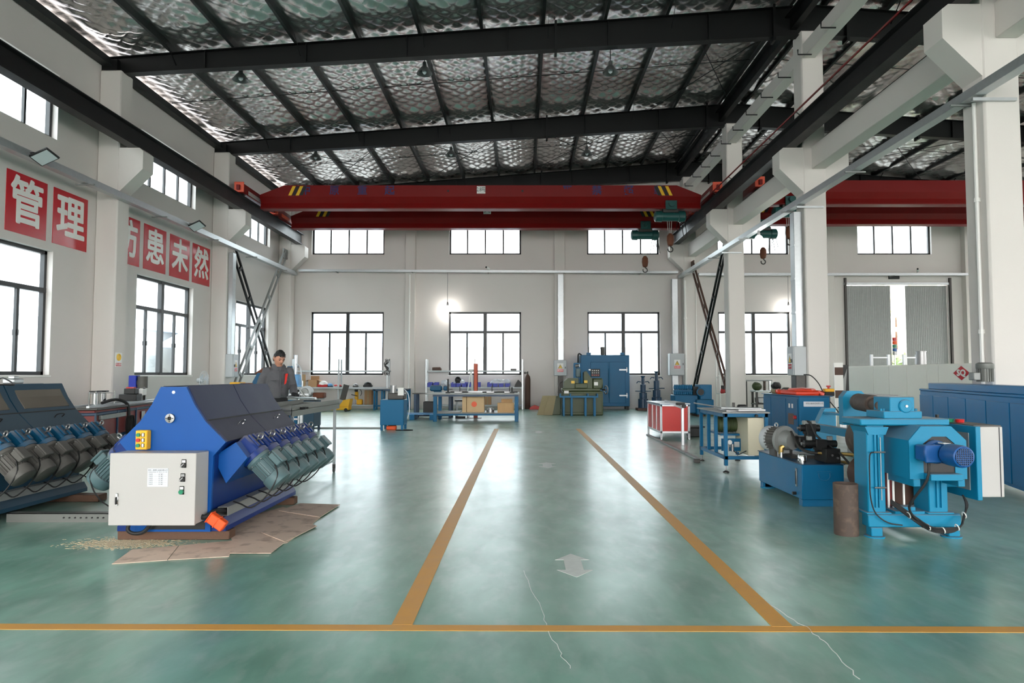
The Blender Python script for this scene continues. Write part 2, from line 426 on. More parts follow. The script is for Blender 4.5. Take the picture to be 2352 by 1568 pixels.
g = G(); wall_cells(g, 'Y', FY - .25, FY, LX, RX, 0, 9.2, [(-9.5, 6.3, 0, 5.6), (-9.5, 6.3, 6.4, 8.4), (9, 21, 0, 5.6), (9, 22, 6.3, 8.2)])
g.prism([(LX, FY, 9.2), (RX, FY, 9.2), (RX, FY, roof_z(RX)), (7.07, FY, roof_z(7.07)), (LX, FY, roof_z(LX))], (0, -.25, 0))
g.obj('wall_front', 'wall')['kind'] = 'structure'

# ---- pilasters on the back wall (wall trim)
PIL = [(-5.0, -4.58), (1.36, 1.8), (12.9, 13.3), (18.9, 19.4)]
for k, (a, b) in enumerate(PIL):
    G().box(a, b, BY - .3, BY, 0, 9.0, .01).obj('trim_%d' % (k + 1), 'column_paint')['kind'] = 'structure'

# ---- windows
WN = [0]
def window(axis, a, u0, u1, z0, z1, upper):
    """a = plane of the frame; panes and frame are parts"""
    WN[0] += 1; n = WN[0]
    uc = (u0 + u1) / 2; loc = (a, uc, z0) if axis == 'X' else (uc, a, z0)
    w = thing('window_%d' % n, None, None, loc, world=True, kind='structure')
    def bx(g, ua, ub, za, zb, d=.05, b=0):
        if axis == 'X': g.box(a - d, a + d, ua, ub, za, zb, b)
        else: g.box(ua, ub, a - d, a + d, za, zb, b)
    fr = G(); t = .075
    bx(fr, u0, u1, z0, z0 + t); bx(fr, u0, u1, z1 - t, z1); bx(fr, u0, u0 + t, z0, z1); bx(fr, u1 - t, u1, z0, z1)
    panes = []
    if upper:
        q = (u1 - u0) / 4
        for i in range(1, 4): bx(fr, u0 + q * i - .03, u0 + q * i + .03, z0, z1, .03)
        panes = [(u0 + q * i, u0 + q * (i + 1), z0, z1) for i in range(4)]
    else:
        bx(fr, uc - .075, uc + .075, z0, z1, .06); bx(fr, u0, u1, TZ - .05, TZ + .05, .055)
        q = (u1 - u0) / 4
        for i in (1, 3): bx(fr, u0 + q * i - .036, u0 + q * i + .036, z0, TZ, .03)
        panes = [(u0, uc, TZ, z1), (uc, u1, TZ, z1)] + [(u0 + q * i, u0 + q * (i + 1), z0, TZ) for i in range(4)]
    fr.obj('window_frame', 'frame_black', w)
    for i, p in enumerate(panes):
        gp = G(); bx(gp, *p, .004); gp.obj('pane', 'pane_glass', w)
    if not upper:
        for i in (1, 3): h = G(); bx(h, u0 + q * i - .012, u0 + q * i + .012, 2.25, 2.37, .06); h.obj('window_latch', 'black', w)
        sl = G()
        if axis == 'X': sl.box(LX - .16, LX + .03, u0 - .03, u1 + .03, z0 - .05, z0, .006)
        else: sl.box(u0 - .03, u1 + .03, BY - .03, BY + .14, z0 - .05, z0, .006)
        sl.obj('window_sill', 'sign_white', w)
for a, b in left_w:
    window('X', LX - .18, a, b, WZ0, WZ1, False); window('X', LX - .18, a, b, UZ0, UZ1, True)
for a, b in back_w: window('Y', BY + .17, a, b, WZ0, WZ1, False)
for a, b in back_u: window('Y', BY + .17, a, b, UZ0, UZ1, True)

# ---- sliding door on the back wall
d = thing('door_1', None, None, (16.1, BY, 0), world=True, kind='structure')
leaf_l = G().box(13.95, 15.86, BY + .06, BY + .13, .02, 5.28, .008)
for i in range(24): leaf_l.box(13.99 + i * .078, 14.0 + i * .078, BY + .054, BY + .06, .05, 5.25)
leaf_l.obj('door_leaf', 'galv_dull', d)
leaf_r = G().box(16.5, 18.28, BY + .06, BY + .13, .02, 5.28, .008)
for i in range(22): leaf_r.box(16.55 + i * .078, 16.56 + i * .078, BY + .054, BY + .06, .05, 5.25)
leaf_r.obj('door_leaf', 'galv_dull', d)
G().box(13.8, 18.42, BY - .06, BY + .02, 5.3, 5.4).obj('door_rail', 'galv', d)
for x in (13.83, 18.33): G().box(x, x + .08, BY - .1, BY, 0, 5.6).obj('door_post', 'steel_dark', d)
tag(G().box(15.75, 16.2, BY - .09, BY, 5.55, 5.72, .01).obj('exit_light_box', 'black'), 'small dark sign box on the wall above the sliding door', 'sign box')

# ---- roof: foil skin as quilted sheet
def foil_grid(x0, x1, y0, y1, step):
    import numpy as np
    nx, ny = int((x1 - x0) / step) + 1, int((y1 - y0) / step) + 1
    X, Y = np.meshgrid(np.linspace(x0, x1, nx), np.linspace(y0, y1, ny))
    rz = 9.44 + .077 * np.where(X <= 7.07, X + 10, 24.14 - X)
    q = .46                                        # wire lattice pitch
    u = (X + Y * 1.05) / q; v = (X - Y * 1.05) / q
    pil = np.abs(np.sin(np.pi * u)) ** .5 * np.abs(np.sin(np.pi * v)) ** .5
    s = (X + 8.6) / 1.525; sag = np.abs(np.sin(np.pi * s)) ** .7
    bay = np.zeros_like(Y)
    wob = .012 * np.sin(X * 2.1 + Y * 1.3) + .006 * np.sin(X * 5.3 - Y * 2.1)
    rng_ = np.random.default_rng(3); jit = rng_.normal(0, .0012, X.shape)
    cu, cv = np.floor(u), np.floor(v)
    h1 = np.modf(np.abs(np.sin(cu * 12.9898 + cv * 78.233) * 43758.5453))[0] - .5; h2 = np.modf(np.abs(np.sin(cu * 39.346 + cv * 11.135) * 24634.6345))[0] - .5
    wob = wob + q * (.07 * h1 * (u - cu - .5) + .07 * h2 * (v - cv - .5)) * pil
    for yr in (10.0, 16.25, 22.3, 28.45): wob = wob - .09 * np.exp(-((Y - (yr - 1.15)) / .28) ** 2)
    Z = rz - .015 - sag * (.03 + .06 * pil) + wob * sag + jit
    vs = np.stack([X, Y, Z], -1).reshape(-1, 3)
    idx = np.arange(nx * ny).reshape(ny, nx)
    fs = np.stack([idx[:-1, :-1], idx[:-1, 1:], idx[1:, 1:], idx[1:, :-1]], -1).reshape(-1, 4)
    return vs, fs
import numpy as np
parts_v, parts_f, o = [], [], 0
for a in ((-10.5, 7.07, 9.0, 28.9, .05), (7.07, 24.5, 9.0, 28.9, .09), (-10.5, 24.5, -13.2, 9.0, .3)):
    vs, fs = foil_grid(*a); parts_v.append(vs); parts_f.append(fs + o); o += len(vs)
vs = np.concatenate(parts_v); fs = np.concatenate(parts_f)
me = bpy.data.meshes.new('ceiling'); me.vertices.add(len(vs)); me.vertices.foreach_set('co', vs.ravel())
me.loops.add(len(fs) * 4); me.loops.foreach_set('vertex_index', fs.ravel().astype(np.int32))
me.polygons.add(len(fs)); me.polygons.foreach_set('loop_start', np.arange(0, len(fs) * 4, 4, dtype=np.int32)); me.update()
me.shade_smooth(); me.materials.append(MATS['roof_foil'])
ceil = bpy.data.objects.new('ceiling', me); COL.objects.link(ceil); ceil['kind'] = 'structure'
# outer roof skin so that no sky shows through
G().prism([(-10.8, -13.4, 9.75), (7.07, -13.4, 11.15), (24.9, -13.4, 9.75), (24.9, -13.4, 9.85), (7.07, -13.4, 11.25), (-10.8, -13.4, 9.85)], (0, 42.7, 0)).obj('roof_sheet', 'galv_dull', ceil)

def rafter_mesh(x0, x1, y):
    g = G()
    zt0, zt1, zb0, zb1 = raf_top(x0), raf_top(x1), raf_bot(x0), raf_bot(x1)
    g.prism([(x0, y - .008, zb0), (x1, y - .008, zb1), (x1, y - .008, zt1), (x0, y - .008, zt0)], (0, .016, 0))
    for z0, z1 in ((zt0 - .008, zt1 - .008), (zb0 + .008, zb1 + .008)):
        g.prism([(x0, y - .11, z0 - .008), (x1, y - .11, z1 - .008), (x1, y - .11, z1 + .008), (x0, y - .11, z0 + .008)], (0, .22, 0))
    for i in range(1, 7):
        x = x0 + (x1 - x0) * i / 7.0
        g.box(x - .006, x + .006, y - .1, y + .1, raf_bot(x), raf_top(x))
    return g
RAF_Y = [-8.2, -2.2, 3.95, 10.0, 16.25, 22.3, 28.45]
for y in RAF_Y:
    for x0, x1 in ((-10.28, 7.07), (7.07, 24.28)):
        rf = rafter_mesh(x0, x1, y).obj('rafter', 'dark_steel', ceil)
        for x in ((.82, 6.2) if x0 < 0 else (8.0, 13.3)):
            G().box(x - .03, x + .03, y - .13, y + .13, raf_bot(x) - .1, raf_top(x) + .07).obj('splice_plate', 'dark_steel', rf)
    G().box(-10.3, -9.92, y - .14, y + .14, 8.86, 9.16).obj('rafter_end_plate', 'dark_steel', ceil)
PUR = [-8.6 + 1.525 * k for k in range(11)]
PUR = PUR + [14.14 - x for x in PUR[:-1]] + [7.5]
pz = G().box(-.004, .004, FY, BY, 0, .2).box(-.07, 0, FY, BY, 0, .006).box(0, .07, FY, BY, .194, .2).box(-.07, -.064, FY, BY, 0, .025)
p0 = pz.obj('purlin', 'purlin_paint', ceil)
for k, x in enumerate(PUR):
    o = p0 if k == 0 else share(p0, ceil)
    o.location = (x, 0, raf_top(x))
fb = G()
fb0 = G().beam((0, .0, .02), (0, .45, -.32), .04, .006, up=(1, 0, 0)).obj('fly_brace', 'dark_steel', ceil); first = True
for y in RAF_Y[3:]:
    for k in range(0, len(PUR), 2):
        o = fb0 if first else share(fb0, ceil); first = False
        x = PUR[k] + .08; o.location = (x, y - .5, raf_top(x)); 
for y in (13.1, 19.2, 25.4):
    for x0, x1 in ((-10.2, 7.0), (7.2, 24.1)):
        G().cyl((x0, y, raf_top(x0) + .1), (x1, y, raf_top(x1) + .1), .012, n=6).obj('sag_rod', 'dark_steel', ceil)
for xa, xb in ((-8.6, -4.3), (-4.3, 0), (0, 4.2), (4.2, 7.0), (7.2, 12), (12, 17)):
    for (ya, yb) in ((22.4, 28.3), (28.3, 22.4)):
        G().cyl((xa, ya, raf_top(xa) - .06), (xb, yb, raf_top(xb) - .06), .013, n=6).obj('brace_rod', 'dark_steel', ceil)
for xa, xb in ((4.2, 7.0),):
    for (ya, yb) in ((16.4, 22.2), (22.2, 16.4)):
        G().cyl((xa, ya, raf_top(xa) - .06), (xb, yb, raf_top(xb) - .06), .013, n=6).obj('brace_rod', 'dark_steel', ceil)
G().box(-10.28, -10.1, FY, BY, 8.98, 9.2).box(-10.1, -10.05, FY, BY, 8.98, 9.02).obj('eave_channel', 'purlin_paint', ceil)
# dark ridge beam carried on the centre columns, under the roof
G().box(6.62, 6.78, FY, BY, 9.95, 10.25).box(6.5, 6.9, FY, BY, 10.25, 10.27).obj('ridge_beam', 'dark_steel', ceil)

# ---- columns with corbels
def column(name_label, x0, x1, y, top, side, group):
    """side: -1 corbel to the left, +1 to the right, 0 both"""
    t = thing('concrete_column', name_label, 'column', ((x0 + x1) / 2, y + .25, 0), group=group, world=True)
    G().box(x0, x1, y, y + .5, 0, top, .03).obj('shaft', 'column_paint', t)
    for sd in ((-1, 1) if side == 0 else (side,)):
        xe = x0 if sd < 0 else x1; w = .57; g = G()
        g.prism([(xe, y + .02, 5.85), (xe + sd * w, y + .02, 6.42), (xe + sd * w, y + .02, 6.86), (xe + sd * (w - .1), y + .02, 6.94), (xe - sd * .05, y + .02, 6.94), (xe - sd * .05, y + .02, 5.85)], (0, .46, 0))
        g.obj('corbel', 'column_paint', t)
    return t
lab_l = {3.6: None, 9.72: 'white concrete column on the left wall out of sight nearest the viewer'}
desc_l = {16.05: 'white concrete column on the left wall between the two red poster groups', 22.1: 'white concrete column on the left wall behind the worker, with electric box', 28.2: 'white concrete column in the far left corner of the hall'}
for y in COLS_Y[2:]:
    column(desc_l[y], LX, -9.77, y, 8.86, 1, 'columns along the left wall')
desc_m = {9.72: 'large white concrete column nearest the viewer at the right edge', 16.05: 'white middle row column behind the orange hose, with electric box and trunking', 22.1: 'white middle row column behind the blue work table, bracing at its back', 28.2: 'white middle row column standing against the back wall'}
for y in COLS_Y[1:]:
    column(desc_m[y], 6.8, 7.34, y, 9.85, 0, 'columns of the middle row')
# concrete beams between the middle columns (setting)
k = 5; UPB = []
for i in range(len(COLS_Y) - 1):
    ya, yb = COLS_Y[i] + .5, COLS_Y[i + 1]
    G().box(7.0, 7.33, ya, yb, 6.41, 6.95, .01).obj('trim_%d' % k, 'column_paint')['kind'] = 'structure'; k += 1
    ub = G().box(6.84, 7.14, ya, yb, 9.15, 9.5, .01).obj('trim_%d' % k, 'column_paint'); ub['kind'] = 'structure'; ub['mid'] = (ya + yb) / 2; UPB.append(ub); k += 1
# small dark hooks on the upper beam
hk = None
for i, y in enumerate([10.8 + 1.25 * j for j in range(14)]):
    if hk is None:
        hk = G().tube([(6.95, 0, 9.12), (6.62, 0, 9.12), (6.62, 0, 9.24)], .018, 5).obj('beam_hook', 'black', UPB[0]); o = hk
    else: o = share(hk, min(UPB, key=lambda b_: abs(b_['mid'] - y)))
    o.location = (0, y, 0)

# ---- crane runway beams with rails
def runway(x, label):
    t = thing('crane_runway_beam', label, 'crane beam', (x, 10, 6.94), world=True)
    G().box(x - .13, x + .13, FY + .3, BY - .35, 6.94, 6.965).box(x - .13, x + .13, FY + .3, BY - .35, 7.385, 7.41).box(x - .01, x + .01, FY + .3, BY - .35, 6.96, 7.39).obj('beam', 'crane_steel', t)
    G().box(x - .025, x + .025, FY + .3, BY - .35, 7.41, 7.46).obj('rail', 'steel_dark', t)
    for y in COLS_Y[1:]:
        if x > 7.3 or abs(y) > 0: G().box(x - .14, x + .14, y + .05, y + .45, 6.94, 6.95).obj('bearing_plate', 'steel_dark', t)
    return t
runway(-9.44, 'dark steel crane runway beam along the left wall')
rb = runway(6.5, 'dark steel crane runway beam on the left side of the middle columns')
G().tube([(6.33, 8, 7.52), (6.33, 28, 7.52)], .022, 6).obj('bus_bar', 'crane_red', rb)
for j in range(12): G().beam((6.33, 8.5 + 1.7 * j, 7.52), (6.45, 8.5 + 1.7 * j, 7.42), .03, .01).obj('bus_bracket', 'steel_dark', rb)
runway(7.7, 'dark steel crane runway beam on the right side of the middle columns')

# ---- galvanised cable trays
def tray(pts, w, h, label):
    a, b = V(pts[0]), V(pts[1]); t = thing('cable_tray', label, 'cable tray', a, world=True)
    d = (b - a).normalized(); sd = d.cross(V(0, 0, 1)).normalized()
    G().beam(a, b, w, .006).obj('tray_floor', 'galv', t)
    for s_ in (-1, 1): G().beam(a + sd * (w / 2 * s_) + V(0, 0, h / 2), b + sd * (w / 2 * s_) + V(0, 0, h / 2), .006, h).obj('tray_side', 'galv', t)
    n = max(2, int((b - a).length / 3.0))
    for i in range(n):
        p = a + (b - a) * ((i + .5) / n); G().beam(p - sd * (w / 2 + .12) - V(0, 0, .02), p + sd * (w / 2 + .12) - V(0, 0, .02), .04, .025).obj('bracket', 'galv_dull', t)
    G().beam(a + V(0, 0, h + .004), b + V(0, 0, h + .004), w * .98, .004).obj('tray_lid', 'galv', t)
    return t
tray([(-9.68, 4, 5.66), (-9.68, 28.45, 5.66)], .17, .14, 'galvanised cable tray running along the left wall above the red posters')
tray([(-9.5, 28.42, 5.82), (6.6, 28.42, 5.74)], .17, .09, 'galvanised cable tray crossing the back wall between the window rows')
tray([(7.5, 28.5, 5.66), (24.0, 28.5, 5.66)], .17, .1, 'galvanised cable tray on the back wall above the sliding door')
tray([(6.68, 5, 5.52), (6.68, 28.3, 5.52)], .17, .13, 'galvanised cable tray running along the middle row of columns')
for y in COLS_Y[1:4]:
    G().beam((6.6, y - .03, 5.47), (7.25, y - .03, 5.47), .05, .045).obj('tray_arm', 'galv', bpy.data.objects['cable_tray.003'])
ORG.pop('tray_arm', None)

# ---- battened steel cross bracing
def brace(x, a, b, label, m):
    t = thing('cross_brace', label, 'brace', (x, a[0], a[1]), world=True, group=None)
    A, B = V(x, *a), V(x, *b); d = (B - A).normalized(); nrm = V(1, 0, 0); sd = d.cross(nrm)
    for s_ in (-1, 1): G().beam(A + sd * (.15 * s_), B + sd * (.15 * s_), .07, .06, up=sd).obj('chord', m, t)
    for q in (A, B): G().box(x - .012, x + .012, q.y - .25, q.y + .25, q.z - .2, q.z + .2).obj('gusset_plate', m, t)
    n = 6
    for i in range(n + 1):
        p = A + (B - A) * (i / n); G().beam(p - sd * .17, p + sd * .17, .06, .10, up=d).obj('batten', m, t)
brace(-10.02, (22.85, 6.15), (27.95, .35), 'dark battened steel brace falling from the left column to the corner', 'dark_steel')
brace(-9.93, (27.95, 6.5), (22.85, .45), 'galvanised battened steel brace rising into the far left corner', 'galv_dull')
brace(7.12, (27.95, 6.0), (22.85, .35), 'brownish battened steel brace falling towards the middle column', 'rust_dark')
brace(7.02, (22.85, 6.2), (27.95, .35), 'dark battened steel brace leaning away from the middle column', 'dark_steel')

# ---- outside, seen through the glass
def out(name, label, cat, g, m): return tag(g.obj(name, m), label, cat)
o = G().box(-80, 100, -60, 110, -.6, -.4).obj('outdoor_ground', 'asphalt'); o['kind'] = 'structure'; o['label'] = 'pale concrete yard outside the hall'
t = thing('factory_building', 'pale factory building with grey tiled roof outside the left windows', 'building', (-30, 16, -.4), world=True)
G().box(-34, -26, -10, 60, -.4, 4.6).obj('wall', 'outside_wall', t)
G().prism([(-25.2, -10, 4.5), (-30, -10, 6.8), (-34.8, -10, 4.5)], (0, 70, 0)).obj('roof', 'tile_roof', t)
for j in range(14): G().box(-26.0, -25.94, 2 + j * 4.0, 4.4 + j * 4.0, .8, 2.8).obj('window', 'outside_window', t)
t = thing('warehouse_building', 'pale warehouse with metal siding outside the back windows', 'building', (-2, 46, -.4), world=True)
G().box(-24, 11, 46, 56, -.4, 3.4).obj('wall', 'outside_wall', t)
G().prism([(-25, 45.4, 3.3), (-25, 51, 5.2), (-25, 56.6, 3.3)], (37, 0, 0)).obj('roof', 'tile_roof', t)
for j in range(10): G().box(-22 + j * 3.2, -20 + j * 3.2, 45.94, 46, .8, 2.4).obj('window', 'outside_window', t)
def bush(name, label, c, rx, rz_, m, n=150, seed=1):
    rnd = random.Random(seed); g = G()
    for i in range(n):
        a, b_, r_ = rnd.uniform(0, 6.28), math.acos(rnd.uniform(-1, 1)), rnd.uniform(.55, 1) 
        p = V(c) + V(rx * r_ * math.sin(b_) * math.cos(a), rx * r_ * math.sin(b_) * math.sin(a), rz_ * r_ * math.cos(b_))
        q = V(rnd.gauss(0, 1), rnd.gauss(0, 1), rnd.gauss(0, 1)).normalized(); w = q.orthogonal().normalized(); s_ = rnd.uniform(.25, .6)
        g.add([p - q * s_, p + w * s_ * .6, p + q * s_, p - w * s_ * .6], [(0, 1, 2, 3)])
    t = thing(name, label, 'tree', (c[0], c[1], -.4), world=True)
    G().cyl((c[0], c[1], -.4), (c[0], c[1], c[2]), .12, .05, 8).obj('trunk', 'timber', t); g.obj('foliage', m, t, smooth=0)
bush('tree', 'yellow leaved tree outside the gap in the sliding door', (24.5, 44, 5.2), 4.0, 4.6, 'foliage', 420, 2)
bush('shrub', 'dark green shrub low outside the sliding door', (22.3, 39.5, 1.2), 1.7, 1.5, 'foliage_dark', 260, 3)
# ================================================================ posters on the left wall
POST = [('管', 13.245, 14.39, 'leftmost large red poster with white Chinese character, near the first window'),
        ('理', 14.595, 15.745, 'large red poster with white character just before the left column'),
        ('防', 16.78, 17.93, 'red poster half hidden behind the left column'),
        ('患', 18.13, 19.26, 'red poster with white character, second of the four beyond the left column'),
        ('未', 19.48, 20.635, 'red poster with white character, third of the four beyond the left column'),
        ('然', 20.83, 21.985, 'red poster with white character nearest the far corner')]
for ch, y0, y1, lb in POST:
    t = thing('wall_poster', lb, 'poster', (LX, (y0 + y1) / 2, 4.32), group='red character posters on the left wall', world=True)
    G().box(LX, LX + .012, y0, y1, 4.32, 5.56).obj('board', 'sign_red', t)
    text(ch, 1.02, 'sign_white', (LX + .014, (y0 + y1) / 2, 4.93), FACE_RIGHT, t, 'character', heavy=.024, depth=.003, sx=.95)
t = thing('notice_plate', 'small no smoking style notice on the left column', 'sign', (-9.77, 16.27, 1.63), world=True)
G().box(-9.77, -9.764, 16.14, 16.4, 1.63, 1.97).obj('plate', 'sign_white', t)
G().torus((-9.762, 16.27, 1.86), (1, 0, 0), .075, .014).obj('ring', 'sign_yellow', t)
G().cyl((-9.764, 16.27, 1.86), (-9.761, 16.27, 1.86), .06).obj('disc', 'sign_yellow', t)
G().box(-9.764, -9.761, 16.16, 16.38, 1.645, 1.72).obj('red_band', 'sign_red', t)
text('禁止吸烟', .055, 'sign_white', (-9.76, 16.27, 1.682), FACE_RIGHT, t, depth=.0005)

# ================================================================ electric boxes
def ebox(label, x0, x1, y0, y1, z0, z1, face, sign=True):
    t = thing('electric_box', label, 'electric box', ((x0 + x1) / 2, y1, z0), world=True, group='grey electric boxes')
    G().box(x0, x1, y0, y1, z0, z1, .012).obj('body', 'grey_box', t)
    if face == 'Y':
        cx = (x0 + x1) / 2; cz = (z0 + z1) / 2 + .03; f = y0
        dr = G().box(x0 + .02, x1 - .02, f - .018, f, z0 + .02, z1 - .02, .006).obj('door', 'grey_box', t); f -= .018
        G().box(x1 - .075, x1 - .045, f - .014, f, cz - .06, cz + .02, .004).obj('latch', 'steel_dark', dr)
        w = .125
        if sign:
            s_ = G().box(cx - w, cx + w, f - .004, f, cz - .2, cz + .16).obj('warning_label', 'sign_white', t); f -= .004
            G().prism([(cx - .1, f - .002, cz - .06), (cx + .1, f - .002, cz - .06), (cx, f - .002, cz + .12)], (0, .002, 0)).obj('triangle_border', 'black', s_)
            G().prism([(cx - .078, f - .004, cz - .047), (cx + .078, f - .004, cz - .047), (cx, f - .004, cz + .094)], (0, .002, 0)).obj('triangle', 'sign_yellow', s_)
            G().prism([(cx + .012, f - .006, cz + .065), (cx - .02, f - .006, cz + .012), (cx - .002, f - .006, cz + .014), (cx - .012, f - .006, cz - .035), (cx + .02, f - .006, cz + .024), (cx + .002, f - .006, cz + .022)], (0, .002, 0)).obj('lightning_bolt', 'black', s_)
            G().box(cx - w, cx + w, f - .002, f, cz - .2, cz - .09).obj('red_band', 'sign_red', s_)
            text('当心触电', .055, 'sign_white', (cx, f - .003, cz - .145), FACE_CAM, s_, depth=.0005)
    else:
        cy = (y0 + y1) / 2; cz = (z0 + z1) / 2; f = x0 if face == '-X' else x1; e = -1 if face == '-X' else 1
        bx = lambda a, b, ya, yb, za, zb: G().box(f + e * a, f + e * b, ya, yb, za, zb)
        dr = bx(0, .018, y0 + .02, y1 - .02, z0 + .02, z1 - .02).obj('door', 'grey_box', t); f += e * .018
        bx(0, .03, y0 + .06, y0 + .09, cz - .04, cz + .04).obj('latch', 'steel_dark', dr)
        if sign:
            s_ = bx(0, .004, cy - .1, cy + .1, cz - .19, cz + .18).obj('warning_label', 'sign_white', t); f += e * .004
            G().prism([(f, cy - .085, cz - .05), (f, cy + .085, cz - .05), (f, cy, cz + .14)], (e * .002, 0, 0)).obj('triangle_border', 'black', s_)
            G().prism([(f + e * .002, cy - .062, cz - .036), (f + e * .002, cy + .062, cz - .036), (f + e * .002, cy, cz + .11)], (e * .002, 0, 0)).obj('triangle', 'sign_yellow', s_)
            bx(0, .002, cy - .1, cy + .1, cz - .19, cz - .075).obj('red_band', 'sign_red', s_)
            text('当心触电', .045, 'sign_white', (f + e * .003, cy, cz - .13), FACE_LEFT if e < 0 else FACE_RIGHT, s_, depth=.0005)
    return t
ebox('grey electric box with warning triangle left of the green grinder', 1.32, 1.86, 28.28, 28.5, 1.40, 2.06, 'Y')
ebox('grey electric box with warning triangle right of the back window', 6.13, 6.74, 28.0, 28.36, 1.42, 2.33, 'Y')
ebox('grey electric box on the middle column above the orange hose', 6.5, 6.8, 16.1, 16.5, 1.42, 2.12, '-X')
ebox('grey electric box on the left column beside the blue press', -9.77, -9.52, 22.12, 22.52, 1.36, 2.12, '+X')
# trunking and conduits
def duct(label, x0, x1, y0, y1, z0, z1, m='galv', name='cable_trunking', cat='trunking'):
    t = thing(name, label, cat, ((x0 + x1) / 2, (y0 + y1) / 2, z0), world=True)
    G().box(x0, x1, y0, y1, z0, z1, .006).obj('duct', m, t)
    for z in [z0 + (z1 - z0) * f for f in (.25, .5, .75)]: G().box(x0 - .01, x1 + .01, y0 - .008, y1, z - .025, z + .025).obj('clamp', m, t)
duct('galvanised trunking rising from the box right of the back window', 6.34, 6.58, 28.36, 28.5, 2.33, 5.5)
duct('galvanised trunking from the floor to the box right of the back window', 6.32, 6.56, 28.36, 28.5, 0, 1.42)
duct('galvanised trunking rising above the box on the middle column', 6.6, 6.8, 16.2, 16.45, 2.12, 5.4)
duct('dark trunking below the electric box on the middle column', 6.56, 6.8, 16.15, 16.45, 0, 1.42, 'steel_dark')
duct('galvanised trunking rising above the box on the left column', -9.77, -9.62, 22.2, 22.45, 2.12, 5.5)
duct('galvanised trunking down the pilaster above the box by the grinder', 1.5, 1.74, 28.36, 28.5, 2.06, 5.7)
duct('dark trunking under the electric box left of the grinder', 1.5, 1.72, 28.36, 28.5, 0, 1.4, 'steel_dark')
def conduit(label, pts, r=.03):
    t = thing('conduit_pipe', label, 'pipe', pts[0], world=True); G().tube(pts, r, 8).obj('pipe', 'sign_white', t)
    a, b = V(pts[0]), V(pts[-1])
    for f in (.3, .7): p = a + (b - a) * f; G().cyl(p - V(0, 0, .03), p + V(0, 0, .03), r * 1.5, n=8).obj('clip', 'sign_white', t)
conduit('white conduit pipe on the nearest right column', [(6.77, 9.9, .6), (6.77, 9.9, 5.5)], .028)
conduit('white conduit pipe on the left back wall pilaster', [(-4.8, 28.46, .3), (-4.8, 28.46, 5.7)], .035)
conduit('white conduit pipe on the column by the back wall', [(6.84, 28.16, .1), (6.84, 28.16, 5.4)], .05)
conduit('thin white conduit on the right of the back wall column', [(7.3, 28.17, .5), (7.3, 28.17, 5.4)], .02)

# ================================================================ lamps
def pendant(label, p, drop):
    t = thing('pendant_lamp', label, 'lamp', p, group='unlit pendant lamps under the roof')
    G().cyl((0, 0, .2), (0, 0, drop), .012, n=6).obj('cord', 'black', t)
    G().lathe([(.035, .24), (.05, .22), (.06, .12), (.1, .08), (.2, -.06), (.205, -.075), (.195, -.07), (.09, .07), (.03, .1)], (0, 0, 0), (0, 0, 1), 20, False).obj('lamp_shade', 'lamp_shade', t)
    G().lathe([(.02, .1), (.035, .06), (.06, 0), (.055, -.05), (.02, -.085)], (0, 0, 0), (0, 0, 1), 12).obj('bulb', 'plastic_clear', t)
for (x, y, Y), lb in (((553, 178, 17.0), 'unlit pendant lamp, left one of the nearer row'), ((975, 163, 17.0), 'unlit pendant lamp, middle one of the nearer row'), ((1402, 161, 17.0), 'unlit pendant lamp, right one of the nearer row'),
                      ((725, 360, 23.3), 'unlit pendant lamp, left one of the farther row'), ((1036, 353, 23.3), 'unlit pendant lamp, middle one of the farther row'), ((1348, 351, 23.3), 'unlit pendant lamp, right one of the farther row')):
    p = P(x, y, Y=Y); pendant(lb, p, roof_z(p.x) - p.z - .03)
def lit(label, p, top):
    t = thing('hanging_bulb', label, 'lamp', p)
    G().cyl((0, 0, .24), (0, 0, top - p[2]), .012, n=6).obj('cord', 'steel', t)
    G().lathe([(.02, .26), (.035, .22), (.045, .12), (.04, .08)], (0, 0, 0), (0, 0, 1), 12).obj('socket', 'steel', t)
    G().ball((0, 0, 0), .105, .105, .1).obj('bulb', 'bulb_glow', t)
    ld = bpy.data.lights.new('bulb_light', 'POINT'); ld.energy = .9; ld.shadow_soft_size = .11; ld.color = (1, .97, .92)
    l = bpy.data.objects.new('bulb_light', ld); COL.objects.link(l); l.parent = t; l.location = (0, 0, -.14)
lit('lit bulb hanging from the back wall tray above the second window', P(1028, 707, Y=28.42), 5.82)
lit('lit bulb hanging from the back wall tray right of the middle columns', P(1811, 707, Y=28.5), 5.64)
lit('lit bulb hanging close under the tray of the middle columns', P(1743, 548, X=6.7), 5.5)
def flood(label, p):
    t = thing('flood_light', label, 'lamp', p, rz=0, group='flood lights on the left cable tray')
    M = Matrix.Rotation(R(-25), 4, 'Y') @ Matrix.Rotation(R(-20), 4, 'X')
    G().box(-.2, .2, -.17, .17, 0, .045, .015, M).obj('housing', 'black', t)
    G().box(-.17, .17, -.14, .14, -.004, 0, 0, M).obj('lens', 'flood_face', t)
    for s_ in (-1, 1): G().beam(M @ V(-.05, .17 * s_, .03), V(-.2, .12 * s_, .05), .03, .006).obj('bracket', 'black', t)
flood('square flood light on the tray above the first red poster', P(102, 362, X=-9.4))
flood('square flood light on the tray above the poster near the far corner', P(452, 520, X=-9.42))
def cctv(label, p):
    t = thing('security_camera', label, 'camera', p)
    G().cyl((0, 0, 0), (-.12, -.2, .05), .05, n=10).obj('housing', 'sign_white', t)
    G().cyl((-.12, -.2, .05), (-.13, -.215, .053), .04, n=10).obj('lens', 'black', t)
    G().tube([(0, 0, 0), (.02, .12, -.08), (.02, .26, -.1)], .018, 6).obj('bracket', 'sign_white', t)
cctv('white bullet security camera on the wall right of the sliding door', P(2108, 622, Y=28.45))
t = cctv('dark security camera on the back wall tray between windows', P(1124, 618, Y=28.4))

